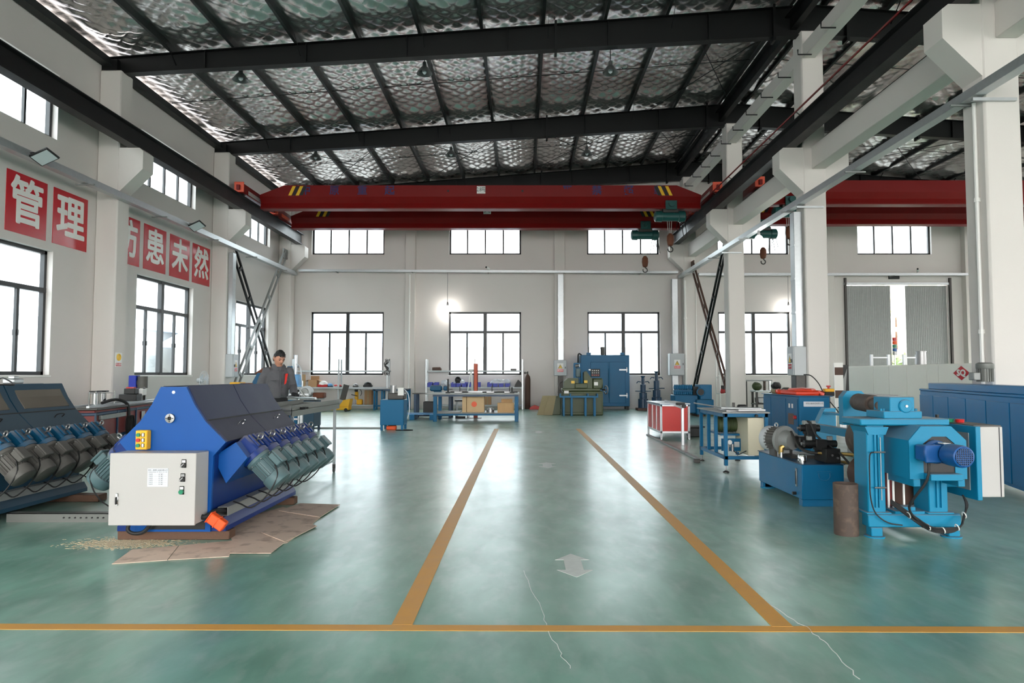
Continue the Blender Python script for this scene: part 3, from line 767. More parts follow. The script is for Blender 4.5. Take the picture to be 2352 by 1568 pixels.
# ================================================================ overhead cranes
def crane(label, xl, xr, yc, letters=None, sign=None):
    t = thing('overhead_crane', label, 'crane', ((xl + xr) / 2, yc, 7.46), world=True)
    def prof(zt):
        m_ = min(7.66, zt - .05)
        return [(-.26, zt), (-.26, m_), (-.13, 7.46), (-.17, 7.29), (-.2, 7.28), (-.2, 7.25), (.2, 7.25), (.2, 7.28), (.17, 7.29), (.13, 7.46), (.26, m_), (.26, zt)]
    st = [(xl + .25, 7.72), (xl + 1.1, 8.06), (xr - 1.1, 8.06), (xr - .25, 7.72)]
    g = G(); vs = []; fs = []
    for x, zt in st: vs += [(x, yc + a, z) for a, z in prof(zt)]
    n = 12
    for k in range(3):
        for i in range(n): j = (i + 1) % n; fs.append((k*n+i, k*n+j, (k+1)*n+j, (k+1)*n+i))
    fs.append(tuple(range(n))); fs.append(tuple(range(3*n, 4*n))[::-1]); g.add(vs, fs)
    gd = g.obj('girder', 'crane_red', t, smooth=20)
    f = yc - .262
    for x, dr in ((xl + 1.25, 1), (xr - 1.25, -1)):
        for q, c in enumerate(('sign_yellow', 'black', 'sign_yellow', 'black')):
            a = x + dr * .13 * q
            G().prism([(a, f, 7.7), (a + dr * .11, f, 7.7), (a + dr * .26, f, 8.03), (a + dr * .15, f, 8.03)], (0, -.003, 0)).obj('hazard_stripe', c, gd)
    for x in (xl, xr):
        e = G().box(x - .14, x + .14, yc - 1.35, yc + 1.35, 7.5, 7.82, .015).box(x - .05, x + .05, yc - 1.48, yc - 1.35, 7.58, 7.74)
        e = e.obj('end_truck', 'crane_red', t)
        G().box(x - .16, x + .16, yc - 1.39, yc - 1.35, 7.52, 7.86, .01).obj('end_plate', 'crane_orange', e)
        for s_ in (-1, 1): G().cyl((x - .07, yc + s_ * 1.1, 7.58), (x + .07, yc + s_ * 1.1, 7.58), .12, n=18).obj('wheel', 'steel_dark', e)
        sg = 1 if x == xl else -1
        G().box(x + sg * .14, x + sg * .15, yc - .95, yc + .9, 7.53, 7.66).obj('side_plate', 'crane_orange' if letters is None else 'white_paint', e)
    if letters:
        for s_, px in letters: text(s_, .36, 'crane_ink', P(px, 438, Y=f), FACE_CAM, gd, 'painted_character', bold=.006, depth=.001)
    if sign:
        s_, px, py = sign; p = P(px, py, Y=f)
        b = G().box(p.x - .15, p.x + .15, f - .012, f, p.z - .13, p.z + .13).obj('capacity_plate', 'sign_white', t)
        text(s_, .2 if len(s_) > 2 else .24, 'black', (p.x, f - .013, p.z + .01), FACE_CAM, b, depth=.0005, sx=.7)
    for x in (-2.6, 0.0) if letters else ():
        G().cyl((x, f, 7.86), (x, f + .01, 7.86), .04, n=10).obj('port_hole', 'black', gd)
    return t
crane('nearer red bridge crane of the left bay with capacity plate', -9.44, 6.5, 23.5,
      [('中', 702), ('原', 768), ('重', 832), ('起', 895), ('严', 1303), ('禁', 1371), ('超', 1444), ('载', 1513)], ('2.8吨', 1105, 436))
crane('farther red bridge crane of the left bay', -9.44, 6.5, 26.65, None, ('5吨', 1119, 484))
crane('nearer red bridge crane of the right bay', 7.7, 24.0, 22.9)
crane('farther red bridge crane of the right bay', 7.7, 24.0, 25.95)
def hoist(label, p, hook_z, flip=1):
    """p: centre of the rope drum"""
    t = thing('chain_hoist', label, 'hoist', p, group='green electric hoists hanging from the crane girders')
    G().lathe([(.12, -.56), (.19, -.52), (.2, -.3), (.17, -.29), (.17, .28), (.2, .3), (.2, .5), (.13, .55)], (0, 0, 0), (1, 0, 0), 18).obj('drum', 'hoist_green', t)
    G().box(-.28, .28, -.15, .15, .1, .26, .02).obj('frame', 'steel_dark', t)
    G().box(-.2, .2, -.24, -.2, .2, .52, .01).obj('trolley_plate', 'hoist_green', t); tr = G().box(-.2, .2, .2, .24, .2, .52, .01).obj('trolley_plate', 'hoist_green', t)
    for s_ in (-1, 1): G().cyl((.06 * s_, -.27, .4), (.06 * s_, .27, .4), .05, n=12).obj('wheel', 'steel_dark', tr)
    G().cyl((0, -.24, .38), (0, -.36, .38), .1, n=14).obj('travel_motor', 'hoist_green', t)
    hz = hook_z - p[2]
    for x in (-.1, -.03, .05): G().cyl((x, 0, -.15), (x * .6, 0, hz + .42), .009, n=5).obj('rope', 'rope', t)
    b = G().lathe([(.05, .0), (.1, .04), (.13, .2), (.12, .36), (.05, .45)], (0, 0, hz + .2), (0, 0, 1), 12).obj('hook_block', 'rust_orange', t)
    pts = [(0, 0, hz + .2)] + [(.085 * math.sin(a), 0, hz + .06 - .085 * math.cos(a) + .02) for a in [R(d) for d in (150, 120, 90, 60, 30, 0, -30, -60, -90, -115)]]
    G().tube(pts, .022, 7).obj('hook', 'steel_dark', b)
    rnd = random.Random(int(p[0] * 100))
    for i in range(4):
        x0 = .32 + i * .06; dz = rnd.uniform(.45, .8)
        G().tube([(x0 + .1 * math.sin(math.pi * k / 8) * (1 if i % 2 else -1), .05, .05 - dz * math.sin(math.pi * k / 8)) for k in range(9)], .013, 5).obj('festoon_cable', 'rubber', t)
hoist('green electric hoist on the nearer crane beside the middle columns', P(1539, 497, Y=23.5), P(1539, 578, Y=23.5).z)
hoist('green electric hoist on the farther crane with hook hanging lowest', P(1481, 540, Y=26.65), P(1481, 625, Y=26.65).z)
hoist('green electric hoist on the farther right bay crane behind the lit bulb', P(1752, 537, Y=25.95), P(1742, 606, Y=25.95).z)
hoist('green electric hoist on the nearer right bay crane left of the column trunking', P(1812, 488, Y=22.9), P(1810, 562, Y=22.9).z)

# ================================================================ floor markings
def marking(name, label, g): tag(g.obj(name, 'line_yellow'), label, 'floor marking')
marking('floor_line', 'yellow painted floor line crossing the foreground', G().beam((-6.0, 3.93, .001), (6.2, 3.83, .001), .085, .002))
marking('floor_line', 'yellow painted aisle line on the left, beside the blue motor machine', G().beam((-.69, 3.93, .0015), (-.69, 18.0, .0015), .12, .003))
marking('floor_line', 'yellow painted aisle line on the right of the white arrows', G().beam((1.48, 3.9, .0015), (1.48, 18.0, .0015), .12, .003))
def arrow(label, x, y, s_):
    pts = [(0, .21), (.17, .09), (.085, .09), (.085, -.09), (.17, -.09), (0, -.21), (-.17, -.09), (-.085, -.09), (-.085, .09), (-.17, .09)]
    tag(G().prism([(x + a * s_, y + b * s_ * 1.9, .0005) for a, b in pts], (0, 0, .002)).obj('floor_arrow', 'line_white'), label, 'floor marking', 'white arrows between the aisle lines')
arrow('white double headed arrow painted nearest on the floor', .385, 5.15, .78)
arrow('white double headed arrow painted midway down the aisle', P(1257, 1068, Z=0).x, P(1257, 1068, Z=0).y, .85)
arrow('white double headed arrow painted at the far end of the aisle', P(1237, 992, Z=0).x, P(1237, 992, Z=0).y, .9)
rnd = random.Random(4)
def crack(label, pts, r=.004):
    q = []
    for a, b in zip(pts[:-1], pts[1:]):
        for k in range(8): f = k / 8; q.append(V(a).lerp(V(b), f) + V(rnd.uniform(-.012, .012), 0, 0))
    tag(G().tube(q + [V(pts[-1])], r, 4).obj('floor_scratch', 'line_white'), label, 'scratch')
crack('thin pale scratch down the floor beside the nearest arrow', [P(1205, 1310, Z=-.001), P(1248, 1415, Z=-.001), P(1280, 1490, Z=-.001), P(1310, 1535, Z=-.001)], .003)
crack('long pale floor joint curving out to the lower right', [P(1755, 1380, Z=-.001), P(1850, 1440, Z=-.001), P(1905, 1485, Z=-.001), P(1975, 1560, Z=-.001)], .004)
# ================================================================ geared motors
def geared_motor(parent, body, house, k=1.0, box_side=1):
    """axis +X from the flange at the origin"""
    g = G().lathe([(.09, .02), (.088, .24)], (0, 0, 0), (1, 0, 0), 24)
    for i in range(22):
        a = 2 * math.pi * i / 22; M = Matrix.Rotation(a, 4, 'X'); g.box(.045, .225, -.004, .004, .085, .104, 0, M)
    m = g.obj('motor', body, parent)
    G().lathe([(.118, .0), (.12, .012), (.12, .03), (.1, .05)], (0, 0, 0), (1, 0, 0), 24).obj('motor_flange', body, m)
    G().lathe([(.098, .2), (.112, .205), (.115, .215), (.115, .285), (.108, .305), (.09, .315)], (0, 0, 0), (1, 0, 0), 24).obj('fan_cover', body, m)
    tb = G().box(.06, .185, -.05, .05, .09, .15, .008).box(.052, .193, -.058, .058, .15, .172, .008); tb.obj('terminal_box', body, m)
    h = G().box(-.22, -.02, -.088, .088, -.09, .1, .02).lathe([(.11, -.05), (.127, -.045), (.127, 0), (.12, .0)], (0, 0, 0), (1, 0, 0), 24)
    h.obj('gear_housing', house, m)
    for y in (-.045, .045): G().box(-.2, -.06, y - .018, y + .018, .1, .118, .004).obj('housing_rib', house, m)
    e = G().torus((-.125, 0, .16), (.5, 1, 0), .026, .008, 16, 8).cyl((-.125, 0, .1), (-.125, 0, .135), .009, n=8)
    e.obj('lifting_eye', 'steel', m)
    b = G()
    for i in range(6):
        a = 2 * math.pi * (i + .5) / 6; b.cyl((.03, .107 * math.cos(a), .107 * math.sin(a)), (.045, .107 * math.cos(a), .107 * math.sin(a)), .009, n=6)
    b.obj('flange_bolt', 'steel', m)['kind'] = 'stuff'
    return m
SECT = [(-.115, 1.327), (.108, 1.327), (.184, 1.172), (.28, 1.03), (.463, .849), (.357, .73), (.345, .34), (.345, .2), (.345, .08),
        (-.345, .08), (-.345, .2), (-.345, .34), (-.357, .73), (-.463, .849), (-.285, 1.03), (-.19, 1.172)]
def vibrating_machine(label, loc, C, window, plate=True):
    t = thing('motor_machine', label, 'machine', loc); L0, L1 = .03, 1.85
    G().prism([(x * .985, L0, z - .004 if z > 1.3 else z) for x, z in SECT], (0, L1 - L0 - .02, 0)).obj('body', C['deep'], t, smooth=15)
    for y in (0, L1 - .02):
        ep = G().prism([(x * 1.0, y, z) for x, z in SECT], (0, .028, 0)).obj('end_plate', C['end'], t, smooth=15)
    # sloped cover sheets, both sides, split along the length
    for sd in (1, -1):
        for i in range(2):
            ya, yb = L0 + (L1 - L0) * i / 2 + .012, L0 + (L1 - L0) * (i + 1) / 2 - .004
            p = [(sd * .112, 1.333), (sd * .19, 1.176), (sd * .287, 1.034)]; q = [(sd * .29, 1.03), (sd * .466, .856)]
            cov = G().prism([(p[0][0], ya, p[0][1]), (p[1][0], ya, p[1][1]), (p[2][0], ya, p[2][1]), (p[2][0] - sd * .012, ya, p[2][1] - .01), (p[1][0] - sd * .014, ya, p[1][1] - .01), (p[0][0] - sd * .014, ya, p[0][1] - .004)], (0, yb - ya, 0)).obj('upper_cover', C['cover'], t, smooth=10)
            lo = G().prism([(q[0][0], ya, q[0][1]), (q[1][0], ya, q[1][1]), (q[1][0] - sd * .01, ya, q[1][1] - .012), (q[0][0] - sd * .01, ya, q[0][1] - .012)], (0, yb - ya, 0)).obj('lower_cover', C['panel'], t, smooth=10)
            if sd == 1:
                yc = ya + (yb - ya) * .55; cx, cz = .36, .962
                G().tube([(cx, yc - .06, cz), (cx + .03, yc - .055, cz + .035), (cx + .03, yc + .055, cz + .035), (cx, yc + .06, cz)], .006, 6).obj('handle', 'chrome' if not window else 'black', lo)
            if window and sd == 1:
                ws = [(.146, 1.262), (.185, 1.184), (.262, 1.07)]
                G().prism([(ws[0][0] + .008, ya + .11, ws[0][1] + .006), (ws[1][0] + .008, ya + .11, ws[1][1] + .006), (ws[2][0] + .008, ya + .11, ws[2][1] + .006), (ws[2][0], ya + .11, ws[2][1]), (ws[1][0], ya + .11, ws[1][1]), (ws[0][0], ya + .11, ws[0][1])], (0, yb - ya - .2, 0)).obj('viewing_window', 'brown_glass', cov, smooth=0)
    for sd in (1, -1): G().beam((sd * .2905, L0, 1.034), (sd * .2905, L1 - .02, 1.034), .01, .012).obj('cover_seam', 'black', t)
    # rotated gear beam and motors on both sides
    for sd in (1, -1):
        bm_ = [(sd * .30, .705), (sd * .50, .835), (sd * .605, .70), (sd * .42, .475)]
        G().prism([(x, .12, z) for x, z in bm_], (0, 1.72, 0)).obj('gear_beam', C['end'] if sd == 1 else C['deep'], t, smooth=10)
    m = geared_motor(t, C['motor'], C['house'])
    m.location = (.62, .31, .67); m.rotation_euler = (0, R(45), 0)
    for i in range(1, 6): copy_tree(m, t, (.62, .31 + .292 * i, .67), (0, R(45), 0))
    for i in range(6): copy_tree(m, t, (-.62, .31 + .292 * i, .67), (0, R(45), R(180)))
    # base frame, cable duct
    for sd in (1, -1):
        G().prism([(sd * .345, .02, .08), (sd * .47, .02, .08), (sd * .47, .02, .12), (sd * .43, .02, .19), (sd * .345, .02, .19)], (0, 1.8, 0)).obj('base_rail', C['deep'], t, smooth=10)
        d_ = G().box(sd * .36, sd * .45, .1, 1.75, .195, .2).box(sd * .36, sd * .365, .1, 1.75, .2, .27).box(sd * .445, sd * .45, .1, 1.75, .2, .27).box(sd * .36, sd * .45, .1, 1.75, .268, .272)
        d_.obj('cable_duct', 'galv_dull', t)
        for i in range(6):
            y = .31 + .292 * i
            if i % 2 == 0 or sd == 1:
                G().tube([(sd * .80, y - .06, .62), (sd * .84, y - .1, .52), (sd * .76, y - .13, .36), (sd * .62, y - .12, .25), (sd * .5, y - .06, .27), (sd * .41, y, .28)], .007, 5).obj('motor_cable', 'rubber', t)
    return t
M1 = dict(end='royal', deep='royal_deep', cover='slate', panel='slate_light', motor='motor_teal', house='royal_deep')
M2 = dict(end='teal_body', deep='teal_body', cover='teal_body', panel='teal_panel', motor='motor_grey', house='teal_housing')
mach1 = vibrating_machine('royal blue motor machine with a row of six green motors and white control box', (-3.04, 5.88, 0), M1, False)
mach2 = vibrating_machine('dark teal motor machine with grey motors at the left edge', (-5.55, 6.11, 0), M2, True)
# front details of the blue machine (local coordinates)
t = mach1
fl = G().lathe([(.035, .005), (.04, 0), (.04, -.022), (.018, -.024), (.018, .005)], (-.02 - .0, 0, 1.055), (0, 1, 0), 24, False).obj('bearing_flange', 'steel', t)
b = G()
for i in range(4): a = R(90 * i + 90); b.cyl((-.02 + .028 * math.cos(a), -.022, 1.055 + .028 * math.sin(a)), (-.02 + .028 * math.cos(a), -.03, 1.055 + .028 * math.sin(a)), .005, n=6)
b.obj('flange_bolt', 'black', fl)['kind'] = 'stuff'
G().cyl((-.02, .004, 1.055), (-.02, -.004, 1.055), .019, n=14).obj('shaft_bore', 'black', fl)
G().cyl((0.0, .004, 1.28), (0.0, -.006, 1.28), .014, n=12).obj('top_hole', 'plastic_clear', t)
# white control box
bx0, bx1, bz0, bz1, by0, by1 = -.39, .32, .189, .777, -.24, -.002
cb = G().box(bx0, bx1, by0 + .02, by1, bz0, bz1, .006).obj('control_box', 'white_paint', t)
G().box(bx0 - .004, bx1 + .004, by0, by0 + .02, bz0 - .004, bz1 + .004, .004).obj('control_box_door', 'white_paint', cb)
lk = G().box(-.337, -.313, by0 - .008, by0, .35, .45, .008).obj('door_lock', 'chrome', cb)
G().box(-.332, -.318, by0 - .02, by0 - .008, .36, .42, .003).obj('lock_slot', 'black', cb)
def ctl(x, z, kind):
    G().box(x - .02, x + .02, by0 - .006, by0, z - .035, z + .035, .004).obj('switch_plate', 'black', cb)
    G().box(x - .014, x + .014, by0 - .008, by0 - .006, z + .008, z + .028).obj('switch_label', 'sign_white' if kind != 'b' else 'steel', cb)
    if kind == 'g': G().cyl((x, by0 - .006, z - .012), (x, by0 - .026, z - .012), .018, n=16).obj('push_button', 'btn_green', cb)
    else:
        G().cyl((x, by0 - .006, z - .012), (x, by0 - .022, z - .012), .019, n=16).obj('rotary_switch', 'black', cb)
        G().beam((x - .018, by0 - .026, z - .026), (x + .012, by0 - .026, z + .002), .008, .012, up=(0, 1, 0)).obj('switch_handle', 'steel', cb)
ctl(.225, .695, 'a'); ctl(.219, .58, 'b'); ctl(.213, .475, 'g')
np_ = G().box(-.075, .095, by0 - .004, by0, .505, .655).obj('name_plate', 'plastic_clear', cb)
text('常州一重精轧设备有限公司', .0135, 'ink', (.01, by0 - .0045, .64), FACE_CAM, cb, 'plate_text', depth=.0003)
text('CHANGZHOU YZ TECH CO., LTD', .0105, 'ink', (.01, by0 - .0045, .625), FACE_CAM, cb, 'plate_text', depth=.0003)
for i in range(6):
    z = .607 - .0165 * i
    text('产品型号 ————  出厂编号 ———', .0095, 'ink', (.01, by0 - .0045, z), FACE_CAM, cb, 'plate_text', depth=.0003)
# yellow push button station
ps = G().box(-.285, -.185, -.07, -.002, .79, .955, .006).obj('button_station', 'yellow_box', t)
for i, c in enumerate(('btn_green', 'btn_red', 'btn_green')):
    z = .917 - .045 * i
    G().cyl((-.255, -.07, z), (-.255, -.088, z), .016, n=16).obj('push_button', c, ps)
    G().box(-.232, -.205, -.073, -.07, z - .016, z + .016).obj('button_label', 'black', ps)
    G().box(-.226, -.211, -.075, -.073, z - .013, z + .013).obj('button_text', 'sign_white', ps)
G().box(-.18, .3, -.004, .004, .1, .17, .0).obj('base_slot', 'black', t)
G().tube([(-.3, -.08, .19), (-.31, -.1, .12), (-.26, -.09, .085), (-.18, -.08, .1), (-.12, -.06, .19)], .016, 8).obj('supply_cable', 'rubber', t)
G().tube([(.31, -.1, .23), (.35, -.1, .225), (.4, -.02, .26), (.41, .12, .235)], .022, 8).obj('cable_gland', 'rubber', t)
Mo = Matrix.Translation((.43, -.1, .20)) @ Matrix.Rotation(R(35), 4, 'Y')
pl = G().box(-.05, .1, -.035, .035, -.045, .045, .008, Mo).box(.02, .03, -.04, .04, -.05, .05, .003, Mo).box(-.056, -.046, -.04, .04, -.05, .05, .003, Mo).obj('orange_connector', 'orange', t)
pl['label'] = 'bright orange plastic connector'
# ================================================================ around the blue machine
def timber(label, x0, x1, y0, y1, h=.08): tag(G().box(x0, x1, y0, y1, 0, h, .006).jig(.004, 6).obj('timber_beam', 'timber'), label, 'timber')
timber('brown timber under the front of the royal blue machine', -3.52, -2.55, 5.92, 6.06, .078)
timber('brown timber under the far end of the royal blue machine', -3.5, -2.52, 7.5, 7.62, .078)
timber('brown timber under the far end of the dark teal machine', -5.95, -4.78, 7.66, 7.82, .078)
timber('brown timber under the front of the dark teal machine', -6.1, -5.1, 6.2, 6.34, .078)
def sheet(label, pts, z):
    q = [P(x, y, Z=0) for x, y in pts]
    tag(G().prism([(p.x, p.y, z) for p in q], (0, 0, .005)).obj('cardboard_sheet', 'cardboard'), label, 'cardboard', 'cardboard sheets under the blue machine')
sheet('front flattened cardboard sheet with a fold, nearest the viewer', [(257, 1296), (303, 1263), (410, 1254), (384, 1287)], .001)
sheet('cardboard sheet lying in front of the blue machine timber', [(386, 1287), (412, 1254), (540, 1242), (526, 1279)], .002)
sheet('cardboard sheet right of the blue machine with oil stains', [(536, 1252), (520, 1200), (650, 1165), (735, 1190), (660, 1247), (640, 1250)], .001)
sheet('small cardboard strip beneath the right cardboard sheet', [(528, 1273), (536, 1252), (655, 1247), (622, 1273)], .007)
sheet('cardboard sheet beside the right aisle side of the blue machine', [(600, 1225), (655, 1247), (728, 1210), (672, 1192)], .0075)
sheet('far cardboard sheet beside the end of the blue machine', [(640, 1175), (735, 1190), (781, 1161), (690, 1158)], .0085)
rnd = random.Random(5); g = G()
c = P(255, 1248, Z=0)
for i in range(1500): g.ball((c.x + .12 + rnd.gauss(0, .2), c.y + .02 + rnd.gauss(0, .085), 0), rnd.uniform(.004, .022), rnd.uniform(.004, .014), rnd.uniform(.001, .004), 6, 3)
tag(g.jig(.001, 25).obj('sawdust', 'sawdust'), 'pale sawdust scattered before the machine timber', 'sawdust', kind='stuff')
t = thing('steel_channel', 'grey perforated steel channel lying on the floor between the machines', 'steel channel', (-4.3, 6.67, 0), world=True)
g = G().box(-5.02, -3.58, 6.62, 6.632, 0, .085).box(-5.02, -3.58, 6.62, 6.72, .08, .085).obj('channel', 'tray_steel', t)
h = G()
for i in range(8): h.cyl((-4.46 + i * .055, 6.612, .045), (-4.46 + i * .055, 6.622, .045), .008, n=8)
h.obj('bolt_hole', 'black', t)['kind'] = 'stuff'
tag(G().tube([(-5.1 + .02 * math.sin(i), 6.5 + i * .12, 1.335) for i in range(3)] + [(-5.4, 7.0, 1.4), (-5.55, 7.1, 1.36)], .008, 5).obj('loose_cable', 'rubber'), 'black cable loop on top of the dark teal machine', 'cable')
tag(G().box(-5.6, -5.47, 7.25, 7.4, 1.337, 1.39, .01).box(-5.56, -5.49, 7.28, 7.35, 1.39, 1.42, .005).obj('power_tool', 'galv'), 'small silver tool resting on top of the dark teal machine', 'tool')

# ================================================================ steel tray table on castors
t = thing('tray_table', 'galvanised steel tray table on castors behind the blue machine', 'table', (-3.02, 9.1, 0), world=True)
G().box(-3.3, -2.75, 8.05, 10.15, 1.0, 1.006).obj('tray_floor', 'tray_steel', t)
for x in (-3.3, -2.756): G().box(x, x + .006, 8.05, 10.15, .93, 1.065).obj('tray_side', 'tray_steel', t)
for y in (8.05, 10.144): G().box(-3.3, -2.75, y, y + .006, .95, 1.03).obj('tray_end', 'tray_steel', t)
for x in (-3.27, -2.78):
    for y in (8.15, 10.0):
        l = G().box(x - .018, x + .018, y - .018, y + .018, .12, .95).obj('leg', 'galv', t)
        G().cyl((x - .012, y, .04), (x + .012, y, .04), .04, n=14).box(x - .02, x + .02, y - .015, y + .015, .06, .12).obj('castor', 'steel_dark', l)
for x in (-3.27, -2.78): G().box(x - .015, x + .015, 8.15, 10.0, .16, .19).obj('stretcher', 'galv', t)
for y in (8.15, 10.0): G().box(-3.27, -2.78, y - .015, y + .015, .16, .19).obj('stretcher', 'galv', t)
for i, y in enumerate((8.35, 8.45)): G().cyl((-2.76, y, 1.02), (-2.68, y, 1.02), .012, n=8).obj('clamp_bolt', 'black', t)

# ================================================================ red bench machine along the left wall
t = thing('red_bench_machine', 'long dark red bench machine with blue frame along the left wall', 'machine', (-8.35, 14.0, 0), rz=R(12)); Lh = 2.05
G().box(-.3, .3, -Lh, Lh, .3, .8, .01).obj('body', 'red_dark', t)
fr = G().box(-.32, .32, -Lh - .02, Lh + .02, .24, .3, .01).box(-.32, .32, -Lh - .02, Lh + .02, .7, .755, .01)
for i in range(5): y = -Lh + i * Lh / 2; fr.box(.3, .325, y - .025, y + .025, .3, .75)
fr.obj('frame', 'jack_blue', t)
for x in (-.25, .25):
    for y in (-1.8, 0, 1.8): G().cyl((x, y, 0), (x, y, .24), .05, n=10).obj('leg', 'steel_dark', t)
G().box(-.36, .36, -Lh - .05, Lh + .05, .8, .84, .008).obj('bed', 'steel_dark', t)
for x in (-.15, .18): G().box(x - .025, x + .025, -Lh, Lh, .84, .875).obj('guide_rail', 'galv', t)
G().box(.3, .36, -1.9, -.7, .62, .7, .005).obj('side_trough', 'galv_dull', t)
G().box(.318, .328, .3, .5, .5, .66).obj('grey_panel', 'grey_box', t); G().box(.318, .326, 1.1, 1.25, .55, .7).obj('grey_panel', 'grey_box', t)
for y in (-1.25, -.9): 
    G().cyl((0, y, .875), (0, y, 1.12), .06, n=14).obj('guide_roller', 'chrome', t); G().box(-.08, .08, y - .07, y + .07, 1.1, 1.13).obj('roller_cap', 'black', t)
for y in (-1.8, -1.5, -.6): G().cyl((.1, y, .87), (.1, y, 1.12), .012, n=6).obj('pin', 'chrome', t)
G().tube([(.1, -1.8, 1.1), (.1, -.6, 1.08)], .01, 6).obj('guide_rod', 'chrome', t)
G().box(-.2, .15, .5, .85, .875, 1.02, .01).box(-.12, .1, .55, .8, 1.02, 1.14, .01).obj('feed_head', 'black', t)
G().box(-.05, .15, .9, 1.15, .98, 1.12, .01).obj('feed_block', 'sign_white', t); G().box(-.1, .05, .62, .78, 1.14, 1.17).obj('red_knob', 'btn_red', t)
G().torus((0, 1.45, 1.0), (1, .3, 0), .13, .03).obj('hand_wheel', 'steel_dark', t)
for k in range(5):
    G().tube([(.34 + .02 * k, -.55 + .012 * k + .13 * math.sin(2 * math.pi * i / 20) * (.5 + .5 * (i / 20 if i < 10 else 1 - i / 20)), .62 - .2 * (1 - math.cos(2 * math.pi * i / 20)) * (.9 + .04 * k)) for i in range(20)], .012, 5, True).obj('hose_coil', 'rubber', t)
G().tube([(.1, -1.2, .9), (.2, -.8, .95), (.34, -.6, .85), (.36, -.56, .62)], .03, 6).obj('hose', 'rubber', t)
t = thing('drill_column', 'small dark blue drill column with grey motor behind the red bench', 'drill', tuple(P(308, 890, X=-9.3).xy) + (0,))
G().box(-.09, .09, -.09, .09, .05, 1.42, .01).obj('column', 'bin_blue', t); G().box(-.2, .2, -.2, .2, 0, .05, .01).obj('base', 'steel_dark', t)
G().cyl((.2, 0, 1.12), (.2, 0, 1.4), .11, n=16).obj('motor', 'motor_grey', t); G().box(0, .2, -.06, .06, 1.2, 1.3).obj('arm', 'steel_dark', t)
t = thing('floor_fan', 'white caged pedestal fan behind the blue machine', 'fan', (-8.9, 18.7, 0))
fg = G()
for k in range(16):
    a = 2 * math.pi * k / 16; fg.tube([(0.06 + .08 * math.sin(q), .26 * math.cos(q) * math.cos(a), 1.28 + .26 * math.cos(q) * math.sin(a)) for q in (0, .5, 1.0, 1.5)], .004, 4)
for r_ in (.26, .18, .1): fg.torus((.06 + .08 * (1 - r_ / .26), 0, 1.28), (1, 0, 0), r_, .005, 24, 5)
fg.obj('cage', 'plastic_clear', t)
bl = G()
for k in range(3):
    a = 2 * math.pi * k / 3; bl.add([(.05, .03 * math.cos(a), 1.28 + .03 * math.sin(a)), (.09, .22 * math.cos(a), 1.28 + .22 * math.sin(a)), (.03, .22 * math.cos(a + .7), 1.28 + .22 * math.sin(a + .7)), (.02, .05 * math.cos(a + .9), 1.28 + .05 * math.sin(a + .9))], [(0, 1, 2, 3)])
bl.obj('blade', 'plastic_clear', t)
G().cyl((-.12, 0, 1.28), (.05, 0, 1.28), .06, n=12).obj('motor', 'grey_box', t); G().cyl((-.05, 0, .03), (-.05, 0, 1.25), .018, n=8).obj('pole', 'grey_box', t); G().lathe([(.2, 0), (.2, .02), (.03, .05)], (-.05, 0, 0), (0, 0, 1), 20).obj('base', 'grey_box', t)

# ================================================================ press behind the worker
t = thing('blue_press', 'old blue press with brown flywheel cover by the left column', 'machine', (-8.55, 22.7, 0), rz=R(20))
G().prism([(-.62, -.3, 0), (.62, -.3, 0), (.55, -.3, .95), (.46, -.3, 1.38), (.3, -.3, 1.52), (-.35, -.3, 1.5), (-.5, -.3, 1.2)], (0, .6, 0)).obj('frame', 'teal_housing', t, smooth=10)
G().prism([(-.45, -.26, 1.48), (-.2, -.26, 1.66), (.12, -.26, 1.7), (.4, -.26, 1.58), (.48, -.26, 1.44)], (0, .5, 0)).obj('flywheel_cover', 'rust_orange', t, smooth=10)
G().lathe([(.17, 0), (.17, .05), (.05, .06)], (0, -.3, 1.25), (0, -1, 0), 20).obj('shaft_hub', 'rust_dark', t)
G().box(-.3, .25, -.42, -.3, .75, .95, .02).obj('ram', 'teal_housing', t); G().box(-.25, .3, -.45, -.28, .55, .7, .02).obj('die', 'steel_dark', t)
G().cyl((.2, -.45, 1.02), (.55, -.45, 1.05), .02, n=8).obj('lever', 'steel_dark', t)
t = thing('yellow_crate', 'yellow metal crate with wooden side behind the blue machine', 'crate', (-6.5, 16.0, 0), world=True)
bxp = P(527, 886, Y=16).x; bxq = P(568, 886, Y=16).x
G().box(bxp, bxp + .24, 16, 16.35, .86, 1.26, .01).obj('yellow_side', 'yellow_box', t); G().box(bxp + .24, bxq, 16, 16.35, .86, 1.24, .01).obj('wooden_side', 'rust_orange', t)
G().tube([(bxp + .23, 15.98, .95), (bxp + .23, 15.98, 1.2), (bxp + .34, 15.98, 1.2), (bxp + .34, 15.98, .95)], .01, 6).obj('handle', 'chrome', t)
G().box(bxp - .05, bxq + .05, 15.95, 16.4, .8, .86).obj('stand_top', 'steel_dark', t)
for x in (bxp, bxq - .04):
    for y in (15.98, 16.33): G().box(x, x + .04, y, y + .04, 0, .8).obj('stand_leg', 'steel_dark', t)

